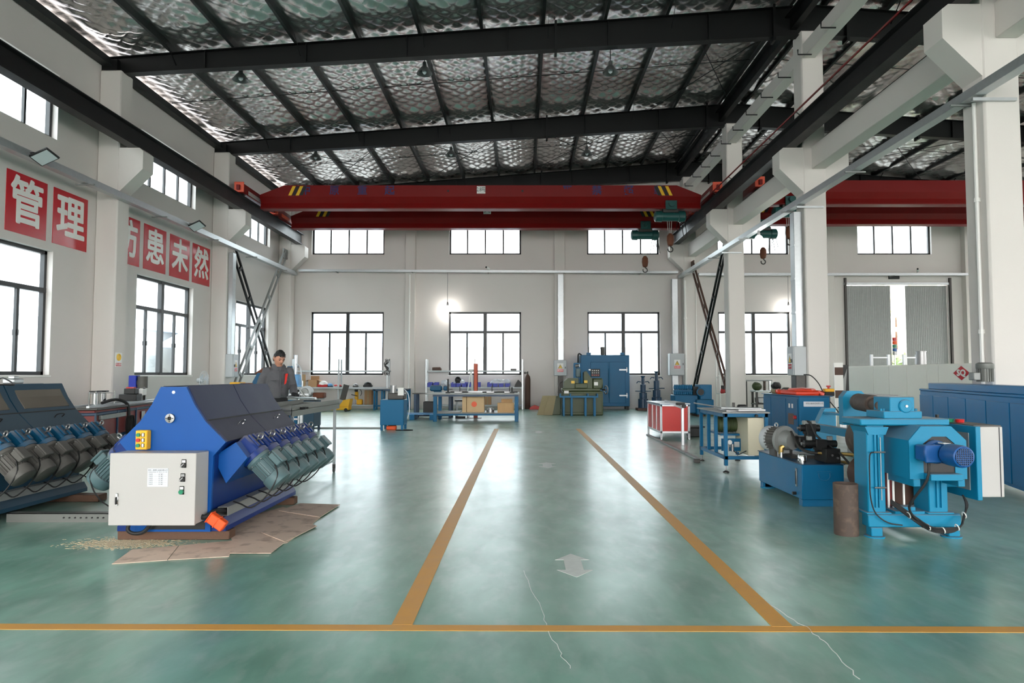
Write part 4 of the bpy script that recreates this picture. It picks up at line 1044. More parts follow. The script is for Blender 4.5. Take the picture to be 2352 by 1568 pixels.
# ================================================================ tube cutting machine behind the table
t = thing('tube_cutter', 'blue based tube cutting machine with silver frame and round motor', 'machine', (-5.7, 17.4, 0))
G().box(-.55, .0, -.3, .3, .12, .8, .01).obj('base_cabinet', 'oven_blue', t); G().box(.0, .42, -.3, .3, .12, .78, .01).obj('side_cabinet', 'teal_panel', t)
for x in (-.5, .36):
    for y in (-.26, .22): G().box(x, x + .05, y, y + .05, 0, .12).obj('foot', 'jack_blue', t)
for x in (-.62, .05): G().box(x - .02, x + .02, -.36, -.32, 0, 1.0).obj('frame_post', 'alu', t)
G().box(-.62, .05, -.36, -.32, .3, .34).obj('frame_rail', 'alu', t); G().box(-1.1, .3, -.36, -.32, .92, .96).obj('frame_rail', 'alu', t)
G().box(-.9, .5, -.3, .3, .8, .84).obj('table_top', 'galv_dull', t)
G().lathe([(.1, 0), (.15, .02), (.15, .26), (.12, .3)], (.18, -.3, 1.0), (0, 1, 0), 20).obj('motor', 'grey_box', t)
G().lathe([(.09, -.02), (.1, 0), (.1, .01)], (.18, -.31, 1.0), (0, 1, 0), 20).obj('motor_fan_grille', 'galv_dull', t)
G().cyl((-1.0, -.1, 1.1), (.1, -.1, 1.1), .03, n=10).obj('feed_tube', 'galv', t)
for x in (-.95, -.35, .05): G().cyl((x, -.1, .84), (x, -.1, 1.28), .018, n=8).obj('guide_post', 'galv', t)
G().box(-.25, .05, -.2, .15, .84, 1.05, .02).obj('clamp_head', 'steel_dark', t)
G().tube([(-.1, -.2, 1.0), (.05, -.35, 1.08), (.2, -.4, .9), (.3, -.38, .82)], .014, 6).obj('hose', 'rope', t)
G().box(.32, .6, -.1, .15, .84, .98, .02).obj('spindle', 'rust_orange', t)
t = thing('blue_parts_stand', 'light blue machine with slotted plastic front beside the worker', 'machine', (-6.45, 19.2, 0))
G().box(-.2, .2, -.2, .2, 0, .75, .02).obj('base', 'mid_blue', t)
G().prism([(-.12, -.24, .55), (.26, -.24, .55), (.22, -.24, 1.15), (-.1, -.24, 1.15)], (0, .1, 0)).obj('front_panel', 'light_blue', t, smooth=10)
for i in range(6): G().box(-.06, .18, -.26, -.24, .62 + .08 * i, .65 + .08 * i).obj('slot', 'bin_blue', t)
G().box(-.14, .12, -.15, .15, 1.1, 1.45, .03).obj('head', 'light_blue', t); G().cyl((-.02, 0, 1.4), (-.02, 0, 2.0), .05, n=12).obj('column', 'alu', t)
G().box(-.22, -.08, -.1, -.06, 1.5, 1.68).obj('blue_tag', 'mid_blue', t); G().tube([(.02, -.05, 1.75), (.14, -.08, 1.65), (.18, -.1, 1.4), (.2, -.1, 1.2)], .012, 6).obj('hose', 'plastic_clear', t)
# ================================================================ light blue roll forming machine (front right)
t = thing('rolling_machine', 'large light blue plate rolling machine with blue motor at the front right', 'machine', (3.45, 6.1, 0), world=True)
# base frame on four feet
G().box(3.05, 3.87, 6.0, 6.12, .09, .2, .008).box(3.05, 3.87, 8.6, 8.72, .09, .2, .008).box(3.75, 3.87, 6.12, 8.6, .09, .2, .008).box(3.6, 3.75, 7.1, 8.6, .09, .2).obj('base_frame', 'sky_blue', t)
G().box(3.05, 3.87, 6.02, 6.5, .195, .205).obj('base_plate', 'sky_blue', t)
for x in (3.07, 3.75):
    for y in (5.99, 8.6):
        l = G().box(x, x + .1, y, y + .1, .012, .09, .006).obj('foot', 'sky_blue', t)
        G().lathe([(.085, 0), (.085, .012), (.05, .014)], (x + .05, y + .05, 0), (0, 0, 1), 16).obj('foot_plate', 'sky_blue', l)
# portal: two posts, gussets and top plate
for x0, x1 in ((3.06, 3.22), (3.6, 3.77)):
    p = G().box(x0, x1, 6.02, 6.26, .205, 1.0, .008).box(x0 + .06, x0 + .075, 6.0, 6.02, .26, .9).box(x1 - .07, x1 - .055, 6.0, 6.02, .26, .9).obj('post', 'sky_blue', t)
    G().box(x0 - .03, x1 + .03, 5.985, 6.29, .205, .222, .004).obj('post_foot', 'sky_blue', p)
    G().prism([(x0 - .02, 6.0, .97), (x1 + .03, 6.0, .97), (x1, 6.0, .9), (x0 + .01, 6.0, .9)], (0, .28, 0)).obj('post_cap', 'sky_blue', p)
G().box(2.98, 3.77, 5.96, 6.32, .985, 1.045, .01).obj('top_plate', 'sky_blue', t)
# guide rods on the left post
for x in (3.165,): G().cyl((x, 5.985, .33), (x, 5.985, .88), .004, n=6).obj('guide_wire', 'steel', t)
for z in (.44, .75): G().cyl((3.1, 5.975, z), (3.2, 5.975, z), .008, n=8).obj('cross_pin', 'steel', t)
G().tube([(3.1, 5.975, .75), (3.06, 5.97, .72), (3.055, 5.97, .5), (3.06, 5.97, .35), (3.1, 5.97, .22), (3.2, 5.96, .14), (3.32, 5.95, .12)], .006, 5).obj('sensor_cable', 'rubber', t)
# octagonal gear cover with motor opening
xa, xb, ya, yb, za, zb = 3.30, 3.79, 5.78, 6.02, .545, .992
oct_ = [(xa, za), (xb, za), (xb, .872), (xb - .125, zb), (xa + .105, zb), (xa, .872)]
gc = G().prism([(x, ya + .012, z) for x, z in oct_], (0, yb - ya + .2, 0)).obj('gear_cover', 'sky_blue', t, smooth=10)
hole = [(3.42, .6), (3.69, .6), (3.69, .845), (3.62, .905), (3.5, .905), (3.42, .845)]
g = G(); n = 6                                    # front sheet with an octagonal hole
o8 = [(xa, za), (xb, za), (xb, .872), (xb - .125, zb), (xa + .105, zb), (xa, .872)]
vs = [(x, ya, z) for x, z in o8] + [(x, ya, z) for x, z in hole]; g.add(vs, [(i, (i+1) % 6, 6 + (i+1) % 6, 6 + i) for i in range(6)])
vs = [(x, ya + .012, z) for x, z in hole]; g.add([(x, ya, z) for x, z in hole] + vs, [(i, (i+1) % 6, 6 + (i+1) % 6, 6 + i) for i in range(6)])
g.obj('front_sheet', 'sky_blue', gc, smooth=0, recalc=False)
G().prism([(x, ya + .009, z) for x, z in hole], (0, .002, 0)).obj('cover_opening', 'black', gc)
G().box(3.42, 3.69, ya - .1, ya + .01, .545, .6, .004).obj('motor_shelf', 'sky_blue', t)
for x in (3.36, 3.74): G().box(x - .03, x + .03, ya, ya + .4, .48, .545, .004).obj('cover_rail', 'sky_blue', t)
# blue drive motor, axis towards the viewer
mx, mz = 3.515, .778
mo = G().lathe([(.07, 0), (.072, .16), (.07, .2)], (mx, ya - .0, mz), (0, -1, 0), 24)
for i in range(20):
    a = 2 * math.pi * i / 20; M = Matrix.Translation((mx, ya - .18, mz)) @ Matrix.Rotation(a, 4, 'Y'); mo.box(-.004, .004, 0, .13, .068, .084, 0, M)
mo = mo.obj('drive_motor', 'motor_blue', t)
G().lathe([(.1, 0), (.1, .03), (.085, .05)], (mx, ya - .005, mz), (0, -1, 0), 24).obj('motor_flange', 'motor_blue', mo)
G().lathe([(.08, .2), (.088, .205), (.09, .22), (.09, .36), (.085, .385), (.075, .392), (.07, .388)], (mx, ya, mz), (0, -1, 0), 28).obj('fan_cover', 'motor_blue', mo)
gr = G()
for i in range(-4, 5):
    w = math.sqrt(max(0, .072 ** 2 - (i * .0165) ** 2))
    gr.box(mx - w, mx + w, ya - .398, ya - .392, mz + i * .0165 - .0022, mz + i * .0165 + .0022); gr.box(mx + i * .0165 - .0022, mx + i * .0165 + .0022, ya - .398, ya - .392, mz - w, mz + w)
gr.obj('fan_grille', 'motor_blue', mo)
G().cyl((mx, ya - .388, mz), (mx, ya - .3905, mz), .072, n=24).obj('fan_void', 'black', mo)
G().box(mx - .18, mx - .05, ya - .16, ya - .02, mz - .065, mz + .065, .012).obj('terminal_box', 'motor_blue', mo); G().box(mx - .185, mx - .045, ya - .18, ya - .16, mz - .075, mz + .075, .01).obj('terminal_lid', 'motor_blue', mo)
G().box(mx - .03, mx + .03, ya - .18, ya - .1, mz + .082, mz + .088).obj('rating_plate', 'sign_white', mo)
# bearing block and upper roll
by = 5.99
bb = G().box(3.26, 3.48, by, by + .28, 1.045, 1.235, .006).box(3.2, 3.54, by - .01, by + .3, 1.045, 1.11, .006).obj('bearing_block', 'sky_blue', t)
G().lathe([(.06, 0), (.06, .012), (.052, .02)], (3.396, by, 1.155), (0, -1, 0), 28).obj('bearing_cap', 'sky_blue', bb); G().cyl((3.396, by - .02, 1.155), (3.396, by - .028, 1.155), .012, n=8).obj('cap_bolt', 'steel', bb)
for x in (3.215, 3.24, 3.5, 3.525): G().cyl((x, by + .06, 1.11), (x, by + .06, 1.13), .011, n=6).obj('hold_down_bolt', 'sky_blue', bb)
G().lathe([(.062, -.1), (.062, .2), (.085, .2), (.088, .3), (.088, .8), (.05, .82)], (3.33, 6.28, 1.15), (.24, 1.0, 0), 24).obj('upper_roll', 'rust', t)
G().prism([(3.42, 7.2, .9), (3.68, 7.2, .9), (3.68, 7.2, 1.2), (3.62, 7.2, 1.26), (3.47, 7.2, 1.26), (3.42, 7.2, 1.2)], (0, .1, 0)).obj('rear_bearing_plate', 'sky_blue', t, smooth=10)
G().lathe([(.21, 0), (.21, .8)], (3.6, 6.34, .77), (.02, 1, 0), 32).obj('lower_roll', 'rust', t)
G().lathe([(.19, 0), (.19, .8)], (3.6, 6.36, .4), (.02, 1, 0), 28).obj('lower_roll', 'rust_dark', t)
G().prism([(3.78, 8.75, .1), (4.06, 8.75, .1), (4.06, 8.75, 1.0), (3.92, 8.75, 1.0), (3.78, 8.75, .72)], (0, .12, 0)).obj('rear_end_plate', 'sky_blue', t, smooth=10)
G().box(3.6, 3.68, 7.25, 8.75, .74, .83, .006).obj('side_beam', 'sky_blue', t)
G().box(3.9, 4.0, 7.3, 8.75, .93, .955).obj('top_beam', 'sky_blue', t)
G().box(3.58, 3.7, 7.2, 7.32, .2, .9, .006).obj('rear_post', 'sky_blue', t)
# hydraulic ram seen between the posts
G().cyl((3.42, 6.35, .22), (3.42, 6.35, .6), .04, n=14).obj('red_cylinder', 'red_dark', t)
for x in (3.34, 3.385, 3.48): G().cyl((x, 6.2, .22), (x, 6.2, .62), .01, n=8).obj('white_rod', 'sign_white', t)
G().box(3.36, 3.5, 6.05, 6.15, .205, .26, .006).box(3.3, 3.56, 6.02, 6.2, .205, .225).obj('ram_bracket', 'sky_blue', t)
# control cabinet on the right
c = G().box(3.985, 4.19, 5.9, 6.55, .37, .98, .006).obj('control_cabinet', 'white_paint', t); G().box(4.155, 4.16, 5.895, 5.9, .375, .975).obj('cabinet_seam', 'ink', c)
G().box(3.94, 3.985, 5.88, 6.6, .345, .985, .005).obj('cabinet_frame', 'sky_blue', t); G().box(3.933, 3.94, 5.97, 6.5, .42, .92).obj('cabinet_back_sheet', 'galv_dull', t)
G().box(3.95, 4.19, 5.92, 6.6, .98, .99).obj('cabinet_shelf', 'steel_dark', t)
for zz in (.42, .75): G().box(3.77, 3.945, 6.15, 6.25, zz, zz + .1).obj('cabinet_bracket', 'sky_blue', t)
rnd = random.Random(9)
for k in range(5):
    d = k * .008
    pts = [(3.25, 6.0, .3 + d), (3.36 + d, 5.92, .2 + d * .5), (3.5, 5.88 - d, .1 + d), (3.62, 5.86, .075 + d * 1.2), (3.74 + d, 5.86, .1 + d), (3.84, 5.92, .18 + d), (3.9 + d * .5, 5.98, .29), (3.9, 6.02, .37)]
    G().tube(pts, .0075, 5).obj('cable', 'rubber', t)
for p in ((3.36, 5.92, .2), (3.5, 5.87, .11), (3.62, 5.86, .085), (3.74, 5.86, .11), (3.85, 5.93, .2)): G().torus((p[0], p[1], p[2] + .012), (1, 0, .3), .026, .005, 10, 4).obj('cable_tie', 'sign_white', t)
G().tube([(mx - .11, ya - .1, mz - .06), (mx - .13, ya - .1, .55), (mx - .2, ya + .05, .3), (3.3 + .14, 5.9, .16), (3.46, 5.88, .12)], .011, 6).obj('motor_lead', 'rubber', t)
for x, c, nm, lb in ((3.98, 'btn_green', 'green_lid_jar', 'small green plastic jar on the control cabinet shelf'), (4.04, 'btn_red', 'red_lid_jar', 'small red plastic jar on the control cabinet shelf')):
    tag(G().lathe([(.035, 0), (.04, .03), (.03, .032)], (x + .03, 6.35 - (x - 3.98), .99), (0, 0, 1), 14).obj(nm, c), lb, 'jar')
tag(G().cyl((3.99, 6.5, .99), (3.99, 6.5, 1.05), .016, n=10).obj('bottle', 'black'), 'tiny dark bottle on the control cabinet shelf', 'bottle')
# brown steel pipe standing on the floor
t = thing('steel_pipe', 'short brown steel pipe standing on end before the hydraulic tank', 'pipe', (2.915, 6.13, 0)); G().pipe((0, 0, 0), (0, 0, .455), .104, .006, 40).obj('pipe_shell', 'rust', t)

# ================================================================ hydraulic power unit
t = thing('hydraulic_power_unit', 'bright blue hydraulic oil tank with grey motor and black valves', 'hydraulic unit', (3.28, 8.0, 0), world=True)
tk = G().box(3.04, 3.5, 7.38, 8.72, .075, .455, .008).obj('tank', 'tank_blue', t)
G().box(3.03, 3.51, 7.37, 8.73, .455, .462).obj('tank_lid', 'jack_blue', t)
for y in (7.4, 8.6): G().box(3.05, 3.49, y, y + .1, 0, .075, .004).obj('skid', 'tank_blue', t)
hx, hy, hz = 3.28, 7.378, .375
hd = G().tube([(hx - .06, hy, hz), (hx - .06, hy - .012, hz - .05), (hx - .03, hy - .014, hz - .085), (hx + .03, hy - .014, hz - .085), (hx + .06, hy - .012, hz - .05), (hx + .06, hy, hz)], .006, 6)
hd.box(hx - .075, hx + .075, hy - .006, hy, hz - .012, hz + .008, .002).obj('tank_handle', 'tank_blue', tk)
G().box(3.026, 3.04, 7.5, 7.53, .2, .4, .004).obj('level_gauge_frame', 'steel', tk); G().box(3.022, 3.027, 7.507, 7.523, .225, .37).obj('level_gauge_glass', 'black', tk)
G().cyl((3.04, 7.55, .12), (3.0, 7.55, .12), .018, n=10).obj('drain_plug', 'black', tk)
G().lathe([(.035, 0), (.035, .02), (.05, .025), (.05, .075), (.04, .09)], (3.1, 7.5, .462), (0, 0, 1), 20).obj('filler_cap', 'chrome', t)
mc = (3.13, 8.1, .655)
mo = G().lathe([(.13, 0), (.128, .2)], mc, (-.35, 1, 0), 24)
ax = V(-.35, 1, 0).normalized()
for i in range(24):
    a = 2 * math.pi * i / 24; _, u_, w_ = mo._frame(ax); r_ = u_ * math.cos(a) + w_ * math.sin(a); p0 = V(mc) + ax * .02 + r_ * .138; mo.beam(p0, p0 + ax * .17, .008, .024, up=r_)
mo = mo.obj('pump_motor', 'motor_grey', t)
G().lathe([(.148, .18), (.152, .19), (.15, .27), (.12, .29)], mc, ax, 24).obj('fan_cover', 'grey_box', mo)
G().lathe([(.165, -.03), (.17, -.02), (.17, .005), (.13, .02)], mc, ax, 28).obj('motor_flange', 'galv_dull', mo)
G().lathe([(.1, -.16), (.12, -.03)], mc, ax, 20).obj('bell_housing', 'galv_dull', mo)
G().torus((mc[0] - .05, mc[1] + .1, mc[2] + .17), (.9, .4, 0), .024, .008, 14, 6).obj('lifting_eye', 'galv', mo)
for s_ in (-1, 1): G().box(mc[0] - .03 + s_ * .09, mc[0] + .0 + s_ * .09, mc[1] - .02, mc[1] + .16, .462, .56).obj('motor_foot', 'steel_dark', mo)
G().box(3.2, 3.36, 7.82, 7.98, .58, .72, .012).obj('pump', 'black', t); G().box(3.12, 3.44, 7.86, 8.25, .462, .5).obj('pump_bracket', 'steel_dark', t)
vb = G().box(3.34, 3.5, 7.45, 7.75, .462, .62, .006).obj('valve_manifold', 'black', t)
for z, x0, x1, y in ((.66, 3.16, 3.52, 7.6), (.82, 3.2, 3.42, 7.8)):
    v = G().cyl((x0, y, z), (x1, y, z), .04, n=14).box((x0 + x1) / 2 - .06, (x0 + x1) / 2 + .06, y - .05, y + .05, z - .07, z + .05, .006).obj('solenoid_valve', 'black', t)
    for x in (x0 + .06, x1 - .07): G().box(x - .025, x + .025, y - .025, y + .025, z + .04, z + .085, .004).obj('valve_plug', 'galv_dull', v)
    G().cyl((x0 - .03, y, z), (x0, y, z), .018, n=8).obj('valve_nut', 'steel', v)
G().box(3.26, 3.36, 7.74, 7.84, .6, .8, .01).obj('valve_stack', 'black', t)
for p in ((3.4, 7.44, .55), (3.46, 7.44, .52)): G().cyl(p, (p[0], p[1] - .015, p[2]), .012, n=8).obj('port_plug', 'steel', vb)
G().tube([(3.17, 7.98, .76), (3.16, 7.9, .72), (3.18, 7.78, .6), (3.25, 7.68, .56), (3.32, 7.6, .555)], .016, 8).obj('pressure_hose', 'hose', t); G().cyl((3.32, 7.6, .555), (3.37, 7.54, .555), .016, n=8).obj('hose_fitting', 'brass', t)
G().tube([(3.06, 8.02, .5), (3.06, 8.0, .58), (3.1, 8.0, .6)], .03, 8).obj('brass_elbow', 'brass', t); G().cyl((3.06, 8.0, .462), (3.06, 8.0, .52), .022, n=10).obj('union', 'chrome', t)
G().tube([(3.27, 7.8, .9), (3.3, 7.75, .88), (3.34, 7.7, .75), (3.42, 7.6, .66), (3.5, 7.42, .55), (3.58, 7.25, .38), (3.62, 7.15, .3)], .012, 6).obj('signal_cable', 'rubber', t)
for y in (7.5, 7.6): G().cyl((3.5, y, .56 - (y - 7.5)), (3.62, y - .1, .56 - (y - 7.5)), .02, n=8).obj('steel_hose', 'brass', t)

# ================================================================ long blue oven box at the right edge
a = math.atan2(6.78 - 5.6, 11.5 - 7.3)
t = thing('long_blue_enclosure', 'long blue sheet metal enclosure cut off by the right edge', 'enclosure', (6.78, 11.5, 0), rz=-a); L = 4.36; D = .36
G().box(0, D, -L, 0, .1, 1.17, .01).obj('body', 'enclosure_blue', t)
G().box(-.012, D, -L, 0, 1.17, 1.2, .006).obj('top_ledge', 'enclosure_blue', t); G().box(.03, D, -L, -.35, 1.2, 1.3, .01).obj('upper_box', 'enclosure_blue', t)
for i in range(6):
    y0, y1 = -.02 - .72 * i, -.72 * (i + 1) + .008
    G().box(-.014, 0, y1, y0, .14, 1.1, .004).obj('door_panel', 'enclosure_blue', t)
for y in (-L + .1, -2.2, -.15): G().box(.05, .3, y - .05, y + .05, 0, .1).obj('foot', 'black', t)
t = thing('grey_top_motor', 'pale grey ribbed motor standing on the long blue enclosure', 'motor', tuple(P(2263, 876, X=6.55))); 
g = G().lathe([(.09, 0), (.09, .2)], (0, 0, 0), (0, 0, 1), 24)
for i in range(20): g.box(-.004, .004, .085, .105, .0, .18, 0, Matrix.Rotation(2 * math.pi * i / 20, 4, 'Z'))
g.obj('motor_body', 'tray_steel', t); G().lathe([(.108, .18), (.112, .19), (.112, .25), (.08, .27)], (0, 0, 0), (0, 0, 1), 24).obj('fan_cover', 'tray_steel', t); G().box(-.2, -.1, -.06, .06, .02, .13, .01).obj('terminal_box', 'galv_dull', t)

# ================================================================ blue control cabinet with hose on top
t = thing('blue_control_cabinet', 'blue steel control cabinet with screen, orange hose on top', 'cabinet', (5.27, 13.1, 0), world=True)
G().box(5.0, 5.56, 12.2, 14.0, 0, 1.04, .012).obj('body', 'mid_blue', t)
G().box(4.97, 5.6, 12.17, 14.03, 1.04, 1.055, .004).obj('top_sheet', 'mid_blue', t)
for y0, y1 in ((12.25, 12.78), (12.8, 13.55), (13.57, 13.97)): G().box(4.988, 5.0, y0, y1, .08, .99, .003).obj('cabinet_door', 'mid_blue', t)
G().box(4.98, 4.99, 12.42, 12.66, .52, .72).obj('screen', 'brown_glass', t); G().cyl((4.99, 12.33, .66), (4.95, 12.33, .66), .035, n=12).obj('red_button', 'btn_red', t)
for y in (12.44, 12.58): G().box(4.984, 4.988, y, y + .07, .82, .9).obj('gauge', 'sign_white', t)
np_ = G().box(5.08, 5.44, 12.188, 12.2, .86, .95).obj('name_plate', 'plastic_clear', t); text('弯管设备制造有限公司', .032, 'ink', (5.27, 12.186, .915), FACE_CAM, np_, depth=.0005)
tag(G().tube([(5.1 + .02 * math.sin(i * 1.3), 13.5 - i * .04, 1.1 + .01 * math.sin(i)) for i in range(6)] + [(5.35, 12.9, 1.1), (5.5, 12.7, 1.1), (5.55, 12.5, 1.09), (5.45, 12.42, 1.09), (5.15, 12.6, 1.09), (5.1, 13.2, 1.1), (5.25, 13.35, 1.12), (5.4, 13.0, 1.14), (5.48, 12.7, 1.13), (5.35, 12.5, 1.12), (5.2, 12.7, 1.13), (5.2, 13.1, 1.13)], .05, 8).obj('orange_hose', 'orange_red'), 'thick orange red hose lying on the blue control cabinet', 'hose')
tag(G().box(5.08, 5.3, 13.55, 13.85, 1.056, 1.14, .03).jig(.02, 12).obj('glove_pile', 'tan'), 'tan work gloves heaped on the blue control cabinet', 'gloves')
tag(G().lathe([(.09, 0), (.09, .1), (.05, .13)], (5.2, 13.3, 1.056), (0, 0, 1), 14).obj('grey_canister', 'steel_dark'), 'dark grey canister behind the orange hose', 'canister')
t = thing('stop_button_box', 'yellow and black emergency stop box on a post by the cabinet', 'stop button', tuple(P(1904, 940, X=5.85).xy) + (0,))
G().box(-.02, .02, -.02, .02, 0, 1.03).obj('post', 'steel_dark', t); G().box(-.09, .09, -.06, .06, 1.03, 1.11, .01).obj('base', 'black', t); G().box(-.09, .09, -.06, .06, 1.11, 1.17, .01).obj('cap', 'yellow_box', t); G().lathe([(.02, 0), (.02, .03), (.045, .035), (.04, .06)], (0, 0, 1.17), (0, 0, 1), 14).obj('push_button', 'btn_red', t)

# ================================================================ blue work table with motor underneath
t = thing('blue_machine_table', 'blue steel table on levelling feet with a motor inside', 'table', (3.3, 10.6, 0), world=True)
X0, X1, Y0, Y1 = 2.97, 3.62, 9.95, 11.35
for x, y in ((X0, Y0), (X0, Y1 - .05), (X1 - .05, Y0), (X1 - .05, Y1 - .05), (X0, 10.45), (X0, 10.85)):
    full = (x, y) not in ((X0, 10.45), (X0, 10.85))
    l = G().box(x, x + .05, y, y + .05, .1 if full else .24, .86, .004).obj('leg', 'mid_blue', t)
    if full:
        G().cyl((x + .025, y + .025, .02), (x + .025, y + .025, .1), .01, n=8).obj('foot_screw', 'steel', l); G().lathe([(.045, 0), (.045, .012), (.015, .03)], (x + .025, y + .025, 0), (0, 0, 1), 16).obj('foot_pad', 'steel_dark', l)
G().box(X0, X1, Y0, Y0 + .05, .19, .24, .004).box(X0, X1, Y1 - .05, Y1, .19, .24).box(X0, X0 + .05, Y0, Y1, .19, .24).box(X1 - .05, X1, Y0, Y1, .19, .24).obj('lower_rail', 'mid_blue', t)
G().box(X0, X1, Y0, Y0 + .05, .81, .865, .004).box(X0, X1, Y1 - .05, Y1, .81, .865).box(X0, X0 + .05, Y0, Y1, .81, .865).box(X1 - .05, X1, Y0, Y1, .81, .865).obj('upper_rail', 'mid_blue', t)
G().box(X0 - .03, X1 + .02, Y0 - .02, Y1 + .03, .865, .885, .003).obj('table_top', 'galv_dull', t)
G().box(3.34, 3.58, 10.02, 10.6, .24, .8, .008).obj('cream_cabinet', 'cream_yellow', t); 
G().box(3.05, 3.34, 10.4, 11.1, .5, .53).obj('inner_shelf', 'oven_blue', t)
g = G().lathe([(.09, 0), (.12, .03), (.12, .3), (.09, .33)], (3.03, 10.6, .66), (1, 0, 0), 18)
for i in range(8): g.torus((3.08 + i * .03, 10.6, .66), (1, 0, 0), .122, .006, 18, 4)
g.obj('motor', 'machine_green', t)
G().box(3.05, 3.5, 10.36, 10.39, .27, .46).obj('window_plate', 'oven_blue', t)
for x in (3.1, 3.24): G().box(x, x + .08, 10.352, 10.36, .33, .41).obj('plate_window', 'grey_box', t)
G().lathe([(.035, 0), (.035, .02), (.03, .025)], (3.12, 10.2, .42), (0, -1, 0), 16).obj('pressure_gauge', 'sign_white', t); [G().cyl((xx, 10.22, .28), (xx, 10.22, .39), .021, n=10).obj('air_filter', 'steel', t) for xx in (3.1, 3.17)]
G().tube([(3.17, 10.22, .3), (3.24, 10.15, .24), (3.34, 10.1, .3)], .008, 5).obj('air_hose', 'rubber', t)
G().box(3.05, 3.5, 10.1, 10.6, .886, .9).box(3.2, 3.6, 10.0, 10.15, .9, .92).obj('slide_plate', 'steel', t)
G().cyl((3.05, 10.35, .925), (3.58, 10.1, .925), .022, n=10).obj('slide_bar', 'alu', t)
G().cyl((2.95, 11.6, .95), (3.25, 10.7, .9), .012, n=6).obj('guide_strip', 'alu', t)
G().cyl((3.3, 10.55, .886), (3.3, 10.55, 1.0), .02, n=10).obj('pin', 'steel_dark', t); G().box(3.36, 3.5, 10.5, 10.6, .886, .97, .02).obj('clamp', 'black', t)
G().cyl((3.43, 9.93, .835), (3.43, 9.88, .835), .02, n=10).obj('limit_switch', 'black', t)
tag(G().box(2.8, 2.9, 11.05, 11.13, 0, .06, .005).obj('metal_block', 'steel_dark'), 'small dark metal block on the floor beside the blue table', 'block')
t = thing('floor_trunking', 'low grey cable trunking strip along the floor by the red cabinet', 'trunking', (3.0, 12.0, 0), world=True)
for i in range(5):
    y0 = 11.3 + i * .95; G().box(2.93, 3.0, y0, y0 + .93, 0, .035, .004).obj('trunking_length', 'galv_dull', t)

# ================================================================ red cabinet in aluminium frame
t = thing('red_cabinet', 'red panelled cabinet in white aluminium frame beside the aisle', 'cabinet', (3.39, 15.8, 0), world=True)
X0, X1, Y0, Y1 = 3.06, 3.72, 15.0, 16.55
for x in (X0, X1 - .045):
    for y in (Y0, Y1 - .045):
        g = G().box(x, x + .045, y, y + .045, 0, .78, .004)
        g.obj('frame_post', 'alu', t)
        if y == Y0: G().box(x + .017, x + .028, y - .002, y, .02, .77).obj('post_groove', 'black', t)
for z in (.14, .735):
    G().box(X0, X1, Y0, Y0 + .045, z, z + .045, .003).box(X0, X1, Y1 - .045, Y1, z, z + .045).box(X0, X0 + .045, Y0, Y1, z, z + .045).box(X1 - .045, X1, Y0, Y1, z, z + .045).obj('frame_rail', 'alu', t)
for y in (15.45, 15.95): G().box(X0, X0 + .045, y, y + .045, .18, .74).obj('frame_mullion', 'alu', t)
G().box(X0 + .05, X1 - .05, Y0 + .015, Y0 + .025, .185, .735).obj('front_panel', 'red_panel', t)
for a, b in ((15.05, 15.45), (15.5, 15.95), (16.0, 16.5)): G().box(X0 + .012, X0 + .022, a, b, .185, .735).obj('side_panel', 'red_panel', t)
G().box(X1 - .025, X1 - .015, Y0 + .05, Y1 - .05, .185, .735).obj('side_panel', 'red_panel', t); G().box(X0 + .05, X1 - .05, Y1 - .025, Y1 - .015, .185, .735).obj('rear_panel', 'red_panel', t)
G().box(X0 - .01, X1 + .01, Y0 - .01, Y1 + .01, .78, .8, .003).obj('top_sheet', 'galv', t); G().box(X0 - .012, X1 + .012, Y0 - .012, Y1 + .012, .77, .78).obj('top_edge', 'mid_blue', t)
G().box(3.25, 3.3, 13.8, 13.845, 0, .74, .003).obj('outrigger_leg', 'alu', t); G().beam((3.3, 15.6, .83), (3.27, 13.75, .76), .045, .045).obj('outrigger_rail', 'alu', t)
G().box(3.22, 3.4, 14.1, 14.2, .8, .85, .01).obj('slide_carriage', 'black', t); G().box(3.25, 3.33, 13.72, 13.8, .76, .83, .01).obj('rail_end_stop', 'black', t)
tag(G().box(3.85, 4.15, 15.6, 15.9, 0, .22, .02).box(3.8, 4.2, 15.55, 15.95, .22, .25).obj('pedal_unit', 'black'), 'black floor unit with lid behind the red cabinet', 'pedal unit')

# ================================================================ cream machine with red logo
t = thing('cream_machine', 'long cream panelled machine with red diamond logo in the right bay', 'machine', (10.7, 17.5, 0), world=True)
G().box(10.17, 11.6, 13.6, 21.0, .05, 1.7, .01).obj('body', 'cream', t)
G().box(10.25, 11.5, 13.7, 20.9, 0, .05).obj('plinth', 'black', t)
ys = [13.65, 15.0, 16.45, 16.92, 17.8, 18.67, 19.5, 20.95]
for a, b in zip(ys[:-1], ys[1:]): G().box(10.155, 10.17, a + .01, b - .01, .1, 1.67, .004).obj('panel', 'cream', t)
for y in (17.6, 18.4): G().box(10.14, 10.155, y, y + .14, .72, .86).obj('panel_handle', 'black', t)
def dia(m, s_, x):
    pts = []
    for k, (a, b) in enumerate(((1, 0), (0, 1), (-1, 0), (0, -1))):
        pr, nx = ((0, -1), (1, 0), (0, 1), (-1, 0))[k], ((0, 1), (-1, 0), (0, -1), (1, 0))[k]
        for f in (.14, .07, 0): pts.append(V(a, b) * (1 - f - .02) + V(*pr) * (f + .0))
        for f in (.07, .14): pts.append(V(a, b) * (1 - f - .02) + V(*nx) * (f + .0))
    return [(x, 15.57 - p.x * .3 * s_, 1.475 + p.y * .17 * s_) for p in pts]
lg = G().prism(dia(0, 1.08, 10.155), (-.004, 0, 0)).obj('logo_border', 'sign_white', t, smooth=0); G().prism(dia(0, 1.0, 10.151), (-.004, 0, 0)).obj('logo_diamond', 'sign_red', lg, smooth=0)
